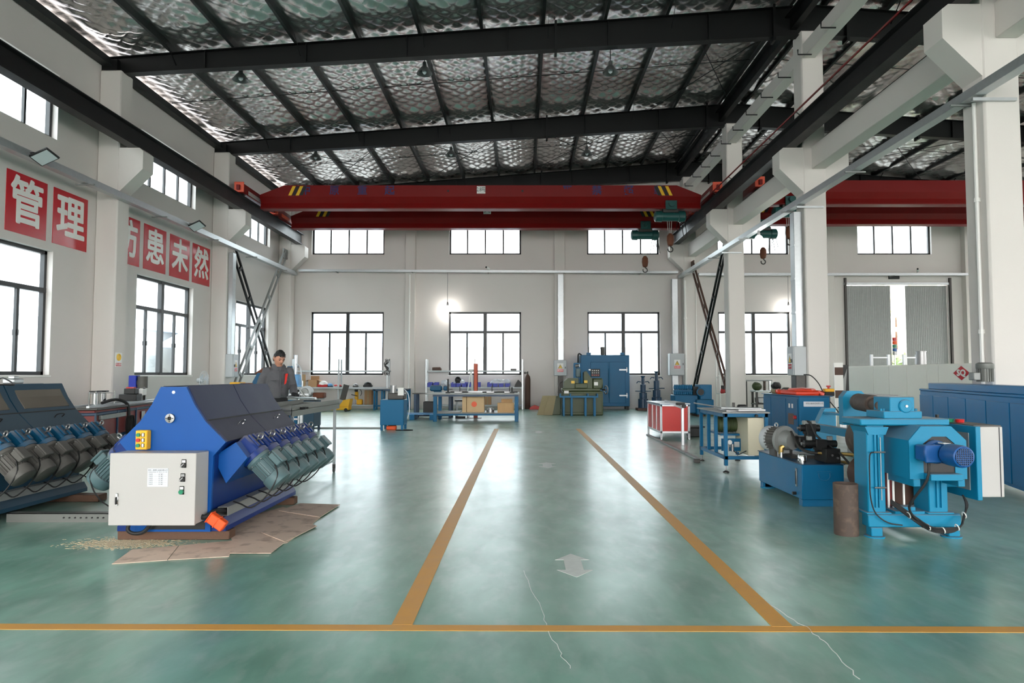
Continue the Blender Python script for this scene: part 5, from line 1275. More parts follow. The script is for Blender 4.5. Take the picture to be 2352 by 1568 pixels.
text('SQ', .2, 'sign_white', (10.145, 15.57, 1.475), FACE_LEFT, lg, 'logo_letters', heavy=.010, depth=.001, sx=1.25)
p = P(2056, 835, X=10.6); t = thing('signal_tower', 'red amber green blue signal tower light on the cream machine', 'signal light', (p.x, p.y, 1.7))
G().cyl((0, 0, 0), (0, 0, .3), .02, n=8).obj('pole', 'alu', t)
for i, c in enumerate(('steel', 'motor_blue', 'btn_green', 'orange', 'btn_red')): G().cyl((0, 0, .3 + i * .1), (0, 0, .395 + i * .1), .06, n=14).obj('lens', c, t)
def stand(label, px0, px1, y):
    a, b = P(px0, 838, Y=y), P(px1, 838, Y=y); t = thing('silver_rack_frame', label, 'frame', (a.x, y, 1.7), world=True)
    for q in (a, b): G().box(q.x - .04, q.x + .04, y - .03, y + .03, 1.7, P(0, 814, Y=y).z, .004).obj('upright', 'alu', t)
    G().box(a.x, b.x, y - .02, y + .02, P(0, 821, Y=y).z - .02, P(0, 821, Y=y).z + .02).obj('crossbar', 'alu', t)
stand('silver upright frame left of the signal tower on the cream machine', 2002, 2041, 20.3); stand('silver upright frame right of the signal tower on the cream machine', 2077, 2106, 19.2)
p = P(2116, 835, X=10.7); tag(G().cyl((p.x, p.y, 1.7), (p.x, p.y, P(0, 808, Y=p.y).z), .12, n=20).cyl((p.x, p.y, P(0, 808, Y=p.y).z), (p.x, p.y, P(0, 808, Y=p.y).z + .02), .13, n=20).obj('silver_canister', 'steel'), 'silver cylinder canister standing on the cream machine', 'canister')
t = thing('cream_cabinet', 'narrow pale grey control console in front of the middle column', 'console', (5.9, 12.0, 0), world=True)
G().box(5.75, 6.25, 11.2, 12.0, 0, 1.1, .012).obj('body', 'white_paint', t); G().box(5.8, 6.2, 11.19, 11.2, .3, .6).obj('vent_plate', 'grey_box', t); G().box(5.85, 6.05, 11.18, 11.2, .92, 1.02).obj('screen', 'black', t)
# display boards beside the column
t = thing('display_board', 'printed display board with red photographs behind the column', 'poster board', tuple(P(1927, 900, Y=17.6).xy) + (0,))
G().box(-.12, .12, 0, .03, .6, 1.75).obj('board', 'sign_white', t)
for z in (1.55, .95): G().box(-.1, .12, -.003, 0, z - .12, z + .08).obj('printed_picture', 'rust_dark', t)
for x in (-.1, .08): G().box(x, x + .03, .03, .05, 0, .7).obj('board_leg', 'alu', t)
t = thing('dark_poster_board', 'dark poster board with grey steel picture beside the cream machine', 'poster board', tuple(P(1938, 900, Y=17.9).xy) + (0,))
G().box(-.16, .14, 0, .03, .55, 1.7).obj('board', 'black', t); G().prism([(-.1, -.003, .9), (.05, -.003, 1.0), (.1, -.003, 1.6), (-.05, -.003, 1.2)], (0, .003, 0)).obj('printed_picture', 'galv_dull', t)
G().box(-.1, .1, .03, .05, 0, .6).obj('board_leg', 'alu', t)
tag(G().tube([(6.72, 16.12, 1.44), P(1862, 862, Y=15.9), P(1880, 880, Y=15.5), P(1895, 908, Y=15), P(1925, 945, Y=14.2), P(1935, 965, Y=13.8)], .012, 6).obj('supply_cable', 'rubber'), 'black supply cable hanging from the column electric box', 'cable')
# ================================================================ shelves at the back wall
def rack(label, x0, x1, posts, levels, y0=28.0, y1=28.42, top=2.09):
    t = thing('steel_shelf', label, 'shelf', ((x0 + x1) / 2, (y0 + y1) / 2, 0), world=True)
    for x in posts:
        for y in (y0, y1): G().box(x - .03, x + .03, y - .025, y + .025, 0, top, .004).obj('upright', 'galv', t)
    for z in levels:
        G().box(x0, x1, y0, y1, z - .06, z, .004).obj('shelf_board', 'grey_box', t)
    return t
rack('grey steel shelf under the left back window', -9.6, -5.55, (-9.55, -7.64, -5.62), (1.62, .93, .2))
rack('grey steel shelf under the second back window', -4.05, .05, (-4.0, 0.0), (1.62, .93, .2))
def on(px, py_, y=28.15, z=None):
    p = P(px, py_, Y=y); return p.x, (p.z if z is None else z)
# things on the left shelf
def carton(label, px, z, w, h, d=.35, open_=False, m='carton', nm='cardboard_box'):
    x, _ = on(px, 880); t = thing(nm, label, 'box', (x, 28.2, z), world=True)
    G().box(x - w / 2, x + w / 2, 28.2 - d / 2, 28.2 + d / 2, z, z + h, .006).obj('carton', m, t)
    if open_:
        for s_ in (-1, 1): G().beam((x + s_ * w / 2, 28.2, z + h), (x + s_ * (w / 2 + .14), 28.2, z + h - .06), .3, .006).obj('flap', m, t)
        G().beam((x, 28.2 + d / 2, z + h), (x, 28.2 + d / 2, z + h + .16), w, .006, up=(0, 1, 0)).obj('flap', m, t)
    else: G().box(x - .02, x + .02, 28.2 - d / 2 - .002, 28.2 - d / 2, z, z + h).obj('tape', 'tan', t)
carton('open cardboard box on the left shelf', 720, .93, .36, .3, .34, True)
carton('tall cardboard box under the left shelf beside the yellow drill', 847, .2, .3, .6, .3)
carton('flat cardboard piece standing at the left end of the shelf', 697, .93, .12, .52, .06)
def helmet(label, px, z, m, m2, nm='safety_helmet', cat='helmet', s_=1.0):
    x, _ = on(px, 880); t = thing(nm, label, cat, (x, 28.15, z))
    G().ball((0, 0, .08 * s_), .15 * s_, .13 * s_, .12 * s_).obj('shell', m, t); G().box(-.16 * s_, .16 * s_, -.13 * s_, .13 * s_, 0, .08 * s_, .02).obj('rim', m2, t)
helmet('white and red bundle on the left shelf', 743, .93, 'sign_white', 'btn_red', 'plastic_bag', 'bag', 1.3)
helmet('small light blue ball shaped item on the left shelf', 758, .93, 'light_blue', 'jack_blue', 'blue_ball', 'tool', .8)
helmet('red tool lying at the post of the left shelf', 771, .93, 'btn_red', 'sign_white', 'red_tool', 'tool', .55)
helmet('second red tool just right of the left shelf post', 781, .93, 'btn_red', 'black', 'red_tool', 'tool', .5)
helmet('black bag at the right end of the left shelf', 845, .93, 'black', 'black', 'black_bag', 'bag', 1.1)
helmet('small grey fittings on the left shelf', 817, .93, 'steel', 'steel_dark', 'pipe_fitting', 'fitting', .7)
x, _ = on(676, 850); t = thing('angle_grinder', 'black grinder on the upper board of the left shelf', 'tool', (x, 28.15, 1.62))
G().cyl((-.1, 0, .12), (.16, 0, .2), .08, n=12).obj('body', 'black', t); G().cyl((.0, -.1, .1), (.0, -.08, .1), .12, n=16).obj('disc', 'steel', t); G().box(-.1, .1, -.06, .06, 0, .05).obj('foot', 'black', t)
x, _ = on(894, 850); t = thing('wire_bundle', 'tangled grey wire bundle hung on the right post of the left shelf', 'wire', (-5.62, 27.95, 1.3))
rnd = random.Random(11)
for k in range(7): G().tube([(rnd.uniform(-.12, .12), -.03 - rnd.uniform(0, .04), .78 - j * .13 + rnd.uniform(-.03, .03)) for j in range(6)], .012, 5).obj('wire', 'steel_dark', t)
# yellow magnetic drill and crate under the shelf
x, _ = on(822, 900); t = thing('magnetic_drill', 'yellow magnetic drill on the lowest board of the left shelf', 'drill', (x, 28.15, .2))
G().box(-.04, .2, -.08, .08, 0, .22, .02).obj('base', 'yellow_box', t); G().box(-.12, .02, -.06, .06, .2, .54, .03).obj('drill_body', 'yellow_box', t); G().cyl((-.07, 0, .02), (-.07, 0, .3), .04, n=12).obj('spindle', 'steel', t)
G().cyl((-.07, 0, .54), (-.07, 0, .64), .07, n=12).obj('motor_cap', 'black', t); G().tube([(-.05, -.05, .6), (.1, -.08, .64), (.18, -.08, .5), (.12, -.05, .36)], .012, 6).obj('cord', 'rubber', t); G().beam((-.25, -.08, .42), (0, -.08, .36), .03, .03).obj('handle', 'black', t)
x, _ = on(775, 925, 26.6); t = thing('yellow_pallet_truck', 'yellow and orange low trolley on the floor by the left shelf', 'trolley', (x, 26.6, 0))
G().box(-.7, .5, -.25, .25, .06, .2, .02).obj('deck', 'yellow_box', t); G().prism([(.1, -.25, .2), (.5, -.25, .2), (.55, -.25, .5), (.3, -.25, .45)], (0, .5, 0)).obj('housing', 'yellow_box', t, smooth=10)
for xx in (-.6, .4): G().cyl((xx, -.27, .07), (xx, .27, .07), .07, n=12).obj('wheel', 'black', t)
G().beam((.2, 0, .45), (.35, 0, 1.05), .1, .2).obj('handle', 'steel_dark', t)

# ================================================================ blue bench and small blue cabinet
t = thing('blue_bench', 'blue steel bench before the left back pilaster', 'bench', (-5.35, 27.75, 0), world=True)
G().box(-7.6, -4.62, 27.4, 28.0 - .03, .85, .88, .004).obj('bench_top', 'galv_dull', t)
for x in (-6.06, -5.75, -4.98, -4.7):
    G().box(x, x + .07, 27.42, 27.49, 0, .85, .004).obj('leg', 'mid_blue', t); G().box(x, x + .07, 27.88, 27.95, 0, .85, .004).obj('leg', 'mid_blue', t)
for x in (-6.06, -4.98): G().box(x, x + .36, 27.42, 27.47, .15, .21).obj('stretcher', 'mid_blue', t)
G().box(-6.1, -4.62, 27.42, 27.47, .79, .85).obj('apron', 'jack_blue', t)
t = thing('small_blue_cabinet', 'small blue cabinet on legs with a dark pump on top', 'cabinet', (-3.4, 17.75, 0), world=True)
G().box(-3.69, -3.08, 17.5, 18.05, .13, .79, .012).obj('body', 'tank_blue', t)
for x in (-3.68, -3.15):
    for y in (17.51, 17.98): G().box(x, x + .06, y, y + .06, 0, .13).obj('leg', 'tank_blue', t)
G().box(-3.52, -3.25, 17.494, 17.5, .42, .6).obj('name_plate', 'grey_box', t); G().box(-3.67, -3.1, 17.49, 17.5, .15, .77).obj('front_panel', 'tank_blue', t)
G().box(-3.52, -3.1, 17.6, 17.95, .79, .96, .02).obj('pump_tank', 'steel_dark', t); G().cyl((-3.4, 17.75, .96), (-3.4, 17.75, 1.16), .08, n=14).obj('pump_motor', 'steel', t); G().box(-3.25, -3.1, 17.58, 17.62, .9, 1.1).obj('gauge_plate', 'sign_white', t)
G().tube([(-3.1, 17.7, 1.05), (-2.98, 17.65, .9), (-2.95, 17.6, .5), (-3.0, 17.6, .3)], .012, 6).obj('hose', 'plastic_clear', t)
tag(G().box(-3.55, -3.3, 17.6, 17.8, 0, .11, .02).obj('orange_reel', 'orange'), 'orange cable reel under the small blue cabinet', 'reel')
tag(G().tube([(-3.05 + .22 * math.cos(a), 17.45 + .1 * math.sin(a), .012) for a in [i * .5 for i in range(14)]], .01, 5).obj('floor_cable', 'rubber'), 'black cable coil on the floor beside the small blue cabinet', 'cable')
tag(G().box(-6.6, -3.75, 18.0, 18.06, 0, .04, .006).obj('floor_strip', 'galv_dull'), 'long grey steel strip on the floor left of the small blue cabinet', 'strip')

# ================================================================ centre blue table
t = thing('blue_work_table', 'blue legged work table in the centre with wooden crates on its shelf', 'table', (-1.45, 21.35, 0), world=True)
for x in (-2.74, -.24):
    for y in (20.72, 21.95): G().box(x, x + .11, y, y + .11, 0, .83, .006).obj('leg', 'mid_blue', t)
G().box(-2.98, -.1, 20.65, 22.1, .83, .87, .004).obj('table_top', 'galv_dull', t); G().box(-2.75, -.13, 20.7, 20.75, .77, .83).obj('apron', 'jack_blue', t)
G().box(-2.75, -.13, 20.74, 22.05, .24, .27).obj('lower_shelf', 'galv_dull', t); G().box(-2.64, -.24, 20.74, 20.8, .19, .25).obj('shelf_rail', 'mid_blue', t)
def crate(label, x0, x1, z0, z1, y0, y1, split, m='crate_wood'):
    t = thing('wooden_crate', label, 'crate', ((x0 + x1) / 2, (y0 + y1) / 2, z0), world=True)
    G().box(x0 + .02, x1 - .02, y0 + .02, y1 - .02, z0, z1 - .01).obj('box_body', m, t)
    n = split
    for i in range(n):
        a = x0 + (x1 - x0) * i / n; b = x0 + (x1 - x0) * (i + 1) / n
        G().box(a + .012, b - .012, y0 + .008, y0 + .02, z0 + .03, z1 - .04, .002).obj('plank', m, t)
    for x in [x0 + (x1 - x0) * i / n for i in range(n + 1)]: G().box(x - .02, x + .02, y0, y0 + .03, z0, z1, .003).obj('batten', m, t)
    for z in (z0, z1 - .04): G().box(x0 - .02, x1 + .02, y0 - .002, y0 + .03, z, z + .035, .003).obj('batten', m, t)
    return t
p0 = P(1144, 945, Y=20.85); p1 = P(1179, 922, Y=20.85)
crate('small wooden crate with two panels on the table shelf', p0.x, p1.x, .27, .27 + (p1.z - p0.z), 20.85, 21.3, 2)
crate('second wooden crate behind the two panelled crate', p0.x + .1, p1.x - .05, .27, .68, 21.4, 21.8, 2)
p0 = P(1072, 940, Y=21.0); p1 = P(1112, 906, Y=21.0)
t = thing('plywood_box', 'plywood box with round hole on the table shelf', 'crate', ((p0.x + p1.x) / 2, 21.2, .27), world=True)
G().box(p0.x, p1.x, 21.0, 21.4, .27, .76, .006).obj('plywood_body', 'plywood', t); G().box(p0.x - .14, p0.x - .01, 20.98, 21.4, .27, .75, .006).obj('side_board', 'plywood', t)
hx = P(1089, 928, Y=21.0); G().cyl((hx.x, 21.0, hx.z), (hx.x, 20.994, hx.z), .085, n=24).obj('round_hole', 'orange', t)
p = P(1092, 875, Y=22.3)
t = thing('orange_post', 'tall orange steel channel standing behind the centre table', 'steel post', (p.x, 22.35, 0), world=True)
zt = P(0, 835, Y=22.3).z
G().box(p.x - .06, p.x + .075, 22.3, 22.32, 0, zt).box(p.x - .06, p.x - .045, 22.3, 22.42, 0, zt).box(p.x + .06, p.x + .075, 22.3, 22.42, 0, zt).obj('channel', 'post_orange', t); G().box(p.x - .06, p.x + .0, 22.33, 22.4, zt, zt + .16).obj('head', 'steel', t); G().box(p.x - .2, p.x + .2, 22.25, 22.55, 0, .02).obj('base', 'steel_dark', t)
t = thing('bench_vise', 'blue bench vise on the left end of the centre tables', 'vise', (-2.85, 22.65, .83))
G().box(-.12, .14, -.12, .12, 0, .06, .01).obj('vise_base', 'teal_housing', t); G().box(-.25, .15, -.1, .1, .06, .26, .04).obj('fixed_jaw', 'teal_housing', t); G().box(.2, .34, -.1, .1, .08, .24, .03).obj('moving_jaw', 'teal_housing', t); G().cyl((-.2, 0, .14), (.5, 0, .14), .03, n=10).obj('screw', 'steel', t)
t = thing('welding_table', 'low blue welding table behind the left end of the centre table', 'table', (-3.0, 22.6, 0), world=True)
for x in (-3.6, -2.45):
    for y in (22.35, 22.9): G().box(x, x + .09, y, y + .09, 0, .8, .005).obj('leg', 'jack_blue', t)
G().box(-3.65, -2.3, 22.3, 23.0, .8, .83, .004).obj('table_top', 'steel_dark', t); G().box(-3.6, -2.4, 22.4, 22.9, .06, .1).obj('lower_shelf', 'jack_blue', t)
tag(G().box(-3.3, -2.9, 22.42, 22.85, .1, .55, .02).obj('welding_machine', 'black'), 'black welding machine under the low blue table', 'welder')
t = thing('wire_stool', 'white framed stool under the centre table', 'stool', (-2.02, 22.7, 0))
for x in (-.18, .18):
    for y in (-.18, .18): G().beam((x * 1.1, y * 1.1, 0), (x, y, .55), .035, .035).obj('leg', 'galv', t)
G().box(-.24, .24, -.24, .24, .55, .6, .01).obj('seat', 'black', t); G().box(-.2, .2, -.2, .2, .18, .21).obj('stretcher', 'galv', t)
t = thing('blue_pallet', 'light blue plastic pallet on the floor left of the centre table', 'pallet', (-3.3, 22.0, 0), world=True)
G().box(-4.3, -2.8, 21.5, 22.25, .17, .2, .004).obj('deck', 'light_blue', t)
for x in (-4.3, -3.6, -2.96): G().box(x, x + .16, 21.5, 22.25, 0, .17, .004).obj('runner', 'tank_blue', t)
rnd = random.Random(21)
for i, (x, lb) in enumerate(((-2.0, 'grey clamp on the centre table near its left post'), (-1.0, 'steel bar stock lying on the centre table'), (-.45, 'steel square and rods at the right end of the centre table'))):
    t = thing('hand_tool', lb, 'tool', (x, 21.0, .87))
    G().box(-.12, .12, -.05, .05, 0, .05, .01).obj('body', 'steel', t); G().cyl((-.25, .04, .03), (.3, .1, .03), .02, n=8).obj('bar', 'steel_dark', t); G().cyl((.05, 0, .05), (.05, 0, .22), .015, n=8).obj('post', 'steel_dark', t)
for px, zt, lb in ((1029, 870, 'thin black post clamp standing on the left of the centre table'), (1176, 889, 'black clamp standing on the right end of the centre table')):
    p = P(px, 898, Y=20.8); h = P(px, zt, Y=20.8).z - .87; t = thing('post_clamp', lb, 'clamp', (p.x, 20.8, .87)); G().cyl((0, 0, 0), (0, 0, h), .025, n=8).obj('post', 'black', t); G().box(-.07, .07, -.04, .04, 0, .04).obj('foot', 'black', t)
t = thing('flat_steel_plate', 'long flat steel plate lying across the centre table', 'steel plate', (-1.4, 21.5, .87)); G().box(-.9, 1.0, -.15, .12, 0, .03, .004).obj('plate', 'steel', t); G().box(-.3, .6, .14, .2, 0, .05, .004).obj('strip', 'galv', t)
tag(G().box(-2.6, -1.93, 20.85, 21.5, .271, .3, .004).obj('steel_offcut', 'galv_dull'), 'flat steel offcuts on the table shelf left of the plywood box', 'offcut')
tag(G().cyl((-1.0, 21.0, .27), (-1.0, 21.0, .37), .12, n=18).cyl((-1.0, 21.0, .37), (-1.0, 21.0, .4), .07, n=18).obj('gear_part', 'steel'), 'round steel gear part on the table shelf beside the crate', 'gear')
tag(G().box(-2.2, -1.9, 22.4, 22.55, 0, .06, .01).obj('floor_tool', 'black'), 'black tool lying on the floor under the centre table', 'tool')
# blue bins with plastic bags on the second shelf
b0 = None
for i, px in enumerate((988, 1002, 1042, 1054, 1067, 1079, 1098, 1125, 1138, 1151, 1166)):
    x, _ = on(px, 885); lb = ['blue plastic bin at the left end of the second shelf', 'blue plastic bin, second from the left on the second shelf', 'blue plastic bin, first of the group left of the orange post', 'blue plastic bin, second of the group left of the orange post', 'blue plastic bin, third of the group left of the orange post', 'blue plastic bin nearest the left of the orange post', 'blue plastic bin just right of the orange post', 'blue plastic bin, first of the right group on the second shelf', 'blue plastic bin, second of the right group on the second shelf', 'blue plastic bin, third of the right group on the second shelf', 'blue plastic bin, last of the right group on the second shelf'][i]
    t = thing('storage_bin', lb, 'bin', (x, 28.18, .93), group='blue bins on the second shelf')
    if b0 is None:
        g = G().box(-.103, .103, -.16, -.15, 0, .15).box(-.103, .103, .15, .16, 0, .2).box(-.103, -.093, -.16, .16, 0, .17).box(.093, .103, -.16, .16, 0, .17).box(-.103, .103, -.16, .16, 0, .01).box(-.104, .104, -.175, -.15, .14, .155); b0 = g.obj('bin_tray', 'bin_blue', t)
    else: share(b0, t)
for px, w, h, lb in ((1022, .35, .2, 'white plastic bags at the left of the second shelf'), (1055, .5, .24, 'white plastic bags in the bins beside the black helmet'), (1144, .7, .36, 'large heap of white plastic bags in the right bins'), (1166, .25, .3, 'white plastic bag standing at the right bins')):
    x, _ = on(px, 880); tag(G().ball((x, 28.2, 1.1), w / 2, .1, h / 2, 16, 10).jig(.07, 9).obj('plastic_bag', 'plastic_clear', smooth=20), lb, 'bag')
t = thing('black_helmet', 'black shiny helmet on the second shelf', 'helmet', (on(1052, 870)[0], 28.22, 1.12)); G().ball((0, 0, .1), .14, .14, .15).obj('shell', 'black', t); G().box(-.1, .1, -.15, -.1, -.02, .06, .02).obj('visor', 'rubber', t)
t = thing('tripod_stand', 'white folding stand leaning on the second shelf', 'stand', (on(1083, 880)[0], 27.9, .0))
for a in (-.15, .1, .03): G().beam((a * 1.6, -.1 + a, .0), (0, .05, 1.65), .03, .03).obj('leg', 'sign_white', t)
G().box(-.1, .1, 0, .1, 1.6, 1.68, .01).obj('head', 'sign_white', t)
tag(G().box(-3.75, -3.4, 28.05, 28.25, 1.62, 1.76, .03).jig(.05, 9).obj('tool_bag', 'rust_dark'), 'dark brown tool bag on the upper board of the second shelf', 'bag')
tag(G().box(-.5, -.25, 28.05, 28.2, 1.62, 1.7, .01).obj('small_case', 'steel_dark'), 'small dark case at the right of the upper shelf board', 'case')
tag(G().prism([(-.35, 28.05, .93), (.0, 28.05, .93), (-.05, 28.05, 1.12), (-.18, 28.05, 1.24), (-.3, 28.05, 1.05)], (0, .2, 0)).obj('welding_mask', 'black'), 'black welding mask at the right end of the second shelf', 'mask')
carton('brown cardboard box on the low board of the second shelf', 1120, .2, .3, .45)
tag(G().box(-.36, -.15, 28.05, 28.3, .2, .28, .01).box(-.32, -.18, 28.08, 28.25, .28, .55, .02).obj('red_can', 'cream'), 'pale can with red base on the low board of the second shelf', 'can')
# gas cylinder, red boxes
t = thing('gas_cylinder', 'dark gas cylinder with valve beside the second shelf', 'gas cylinder', (.22, 28.5, 0))
G().lathe([(.115, 0), (.118, .02), (.118, 1.25), (.1, 1.36), (.05, 1.44), (.04, 1.46)], (0, 0, 0), (0, 0, 1), 20).obj('body', 'rust_dark', t); G().cyl((0, 0, 1.46), (0, 0, 1.58), .03, n=10).obj('valve', 'steel_dark', t); G().cyl((-.1, 0, 1.52), (0, 0, 1.52), .02, n=8).cyl((-.11, -.02, 1.52), (-.11, .02, 1.52), .05, n=12).obj('regulator', 'steel_dark', t)
tag(G().box(.75, 1.15, 28.2, 28.55, 0, .27, .01).obj('red_bin', 'red_dark'), 'dark red metal box on the floor by the back wall', 'box')
tag(G().prism([(.28, 28.1, 0), (.72, 28.1, 0), (.7, 28.1, .12), (.5, 28.1, .18), (.34, 28.1, .1)], (0, .3, 0)).obj('red_tray', 'red_panel'), 'small red dustpan beside the gas cylinder', 'dustpan')

# ================================================================ green grinder with blue rack in front
t = thing('green_grinder', 'olive green grinding machine before the blue oven', 'machine', (1.9, 24.4, 0), world=True)
q = lambda px, py_: P(px, py_, Y=24.0)
X0, X1 = q(1289, 0).x, q(1380, 0).x; Zb = q(0, 898).z
G().box(X0, X1, 24.0, 24.9, 0, Zb, .03).obj('base', 'machine_green', t); G().box(X0 + .05, X1 - .05, 23.97, 24.0, .1, Zb - .08, .01).obj('base_door', 'machine_green', t)
G().box(X0 + .0, X1 - .1, 24.0, 24.85, Zb, Zb + .1, .02).obj('bed', 'machine_green', t)
w0, w1 = q(1293, 0).x, q(1325, 0).x
G().prism([(w0, 24.02, Zb + .1), (w1, 24.02, Zb + .1), (w1, 24.02, q(0, 868).z), (w0 + .15, 24.02, q(0, 868).z), (w0, 24.02, q(0, 876).z)], (0, .7, 0)).obj('wheel_guard', 'machine_green', t, smooth=10)
w2, w3 = q(1338, 0).x, q(1356, 0).x
G().prism([(w2, 24.02, Zb + .1), (w3, 24.02, Zb + .1), (w3, 24.02, q(0, 870).z), (w2 + .08, 24.02, q(0, 852).z), (w2, 24.02, q(0, 855).z)], (0, .6, 0)).obj('regulating_wheel_guard', 'machine_green', t, smooth=10)
G().box(q(1317, 0).x, q(1345, 0).x, 23.94, 24.1, Zb + .1, q(0, 880).z, .02).obj('work_rest', 'machine_green', t)
G().box(q(1356, 0).x, q(1380, 0).x, 24.02, 24.6, q(0, 894).z, q(0, 868).z, .05).obj('spindle_housing', 'machine_green', t)
for px, py_ in ((1316, 877), (1345, 876)): c = q(px, py_); G().box(c.x - .06, c.x + .06, 23.93 if px == 1345 else 24.0, 24.03, c.z - .05, c.z + .04).obj('warning_label', 'sign_yellow', t)
c = q(1369, 881); G().box(c.x - .07, c.x + .07, 24.0, 24.03, c.z - .06, c.z + .06).obj('rating_plate', 'sign_white', t); c = q(1301, 901); G().box(c.x - .08, c.x + .08, 23.985, 24.0, c.z - .06, c.z + .06).obj('rating_plate', 'sign_white', t)
c = q(1367, 856); pn = G().box(c.x - .16, c.x + .16, 23.9, 24.0, c.z - .14, c.z + .14, .01).obj('control_panel', 'black', t)
for i in range(3):
    for j in range(4): G().cyl((c.x - .11 + j * .07, 23.9, c.z + .08 - i * .08), (c.x - .11 + j * .07, 23.89, c.z + .08 - i * .08), .018, n=8).obj('button', ('sign_white', 'grey_box', 'btn_red')[i], pn)
c = q(1391, 895); G().torus((c.x, 23.9, c.z), (1, .4, 0), .14, .02).obj('hand_wheel', 'steel', t); G().cyl((X1 - .02, 24.1, c.z), (c.x, 23.9, c.z), .03, n=10).obj('wheel_shaft', 'steel_dark', t)
c = q(1328, 840); G().box(c.x - .12, c.x + .14, 24.5, 24.8, Zb, c.z + .12, .02).obj('column', 'mid_blue', t); G().box(c.x - .05, c.x + .12, 24.42, 24.5, q(0, 866).z, q(0, 845).z, .02).obj('green_pump', 'motor_teal', t); G().cyl((c.x - .06, 24.45, c.z), (c.x + .08, 24.4, c.z + .02), .06, n=12).obj('wheel_dresser', 'steel', t)
G().tube([(X0, 24.0, 1.2), (X0 - .12, 23.95, 1.1), (X0 - .08, 23.95, .9), (X0 + .02, 23.97, .8)], .02, 6).obj('coolant_hose', 'steel_dark', t)
tag(G().box(X0 - .42, X0 - .05, 24.2, 24.6, 0, .67, .02).obj('coolant_tank', 'machine_green'), 'olive green box cabinet left of the grinder', 'cabinet')
for i, (dx, lb) in enumerate(((-.55, 'tan board leaning against the green box cabinet'), (-.78, 'outer tan board leaning left of the green box cabinet'))):
    yb = 24.12 + .06 * i
    tag(G().prism([(X0 + dx - .12, yb, 0), (X0 + dx + .2, yb, 0), (X0 + dx + .34, yb + .03, .69), (X0 + dx + .08, yb + .03, .69)], (0, .02, 0)).obj('leaning_board', 'tan'), lb, 'board', 'tan boards leaning by the grinder')
t = thing('blue_rack', 'blue steel bar rack standing in front of the green grinder', 'rack', (1.9, 23.6, 0), world=True)
q2 = lambda px: P(px, 900, Y=23.55).x
zt = P(0, 909, Y=23.55).z
for yy in (23.5, 23.78): G().box(q2(1286), q2(1374), yy, yy + .06, zt - .06, zt, .004).obj('top_rail', 'tank_blue', t)
for px in (1295, 1313, 1345, 1366):
    for y in (23.5, 23.78): G().box(q2(px) - .03, q2(px) + .03, y, y + .06, 0, zt - .06, .004).obj('leg', 'tank_blue', t)
for px in (1287, 1310, 1350, 1372): G().box(q2(px) - .02, q2(px) + .02, 23.5, 23.84, zt, zt + .08).obj('stop', 'tank_blue', t)

# ================================================================ blue oven cabinet
t = thing('blue_oven', 'tall blue two door industrial oven against the back wall', 'oven', (3.28, 28.0, 0), world=True)
Yf = 27.65; X0, X1 = P(1331, 0, Y=Yf).x, P(1439, 0, Y=Yf).x; Zt = P(0, 815, Y=Yf).z
G().box(X0, X1, Yf, 28.5, .15, Zt, .015).obj('body', 'oven_blue', t)
xm = P(1393, 0, Y=Yf).x; xl, xr = P(1352, 0, Y=Yf).x, P(1430, 0, Y=Yf).x
for a, b in ((xl, xm - .02), (xm + .02, xr)): G().box(a, b, Yf - .03, Yf, .28, P(0, 831, Y=Yf).z, .01).obj('oven_door', 'oven_blue', t)
for z in (P(0, 849, Y=Yf).z, P(0, 908, Y=Yf).z):
    G().box(xr - .26, xr + .08, Yf - .05, Yf - .03, z - .03, z + .03, .005).box(xr + .03, xr + .07, Yf - .06, Yf, z - .1, z + .1, .005).obj('hinge', 'galv', t)
    G().box(xl - .08, xl + .2, Yf - .05, Yf - .03, z - .03, z + .03, .005).obj('hinge', 'galv', t)
G().cyl((xm, Yf - .06, .5), (xm, Yf - .06, 1.7), .02, n=8).obj('lock_bar', 'oven_blue', t)
for x in (X0 + .02, X1 - .1):
    for y in (Yf + .02, 28.4): G().box(x, x + .08, y, y + .08, 0, .15).obj('foot', 'black', t)
for x in (X0 + .25, X1 - .35): G().box(x, x + .16, Yf + .05, Yf + .3, Zt, Zt + .1, .005).obj('lifting_bracket', 'oven_blue', t)
c = P(1384, 806, Y=28.0); G().lathe([(.06, 0), (.08, .04), (.08, .26), (.09, .27), (.09, .33), (.06, .35)], (c.x, 28.0, Zt), (0, 0, 1), 18).obj('fan_motor', 'motor_grey', t)
G().tube([(X0 + .05, 27.9, Zt), (X0 - .08, 27.9, Zt + .05), (X0 - .1, 27.9, Zt - .3), (X0 - .1, 27.9, .9)], .03, 8).obj('conduit', 'rubber', t)
# telescopic jacks
for px, lb, hh, hooks in ((1477, 'dark blue stepped telescopic jack nearer the oven', 1.33, 1), (1508, 'taller dark blue stepped telescopic jack right of the first', 1.52, 2)):
    x = P(px, 900, Y=27.4).x; t = thing('telescopic_jack', lb, 'jack', (x, 27.4, 0), group='dark blue telescopic jacks')
    G().box(-.27, .27, -.27, .27, 0, .1, .01).obj('base_plate', 'rust_dark', t); k = hh / 1.33
    G().lathe([(.2, .1), (.2, .46 * k), (.15, .47 * k), (.15, .72 * k), (.11, .73 * k), (.11, 1.05 * k), (.06, 1.06 * k), (.06, hh)], (0, 0, 0), (0, 0, 1), 24).obj('cylinder_stack', 'jack_blue', t, smooth=30)
    G().lathe([(.06, hh), (.09, hh + .04), (.1, hh + .06)], (0, 0, 0), (0, 0, 1), 16).obj('head', 'jack_blue', t)
    G().cyl((-.32, -.02, .78 * k), (.32, -.02, .78 * k), .018, n=8).obj('handle_bar', 'jack_blue', t)
    for s_ in ((-1, 1)): G().tube([(s_ * .08, 0, 1.15 * k), (s_ * .2, 0, 1.17 * k), (s_ * .26, 0, 1.1 * k)], .02, 6).obj('hook_arm', 'jack_blue', t)
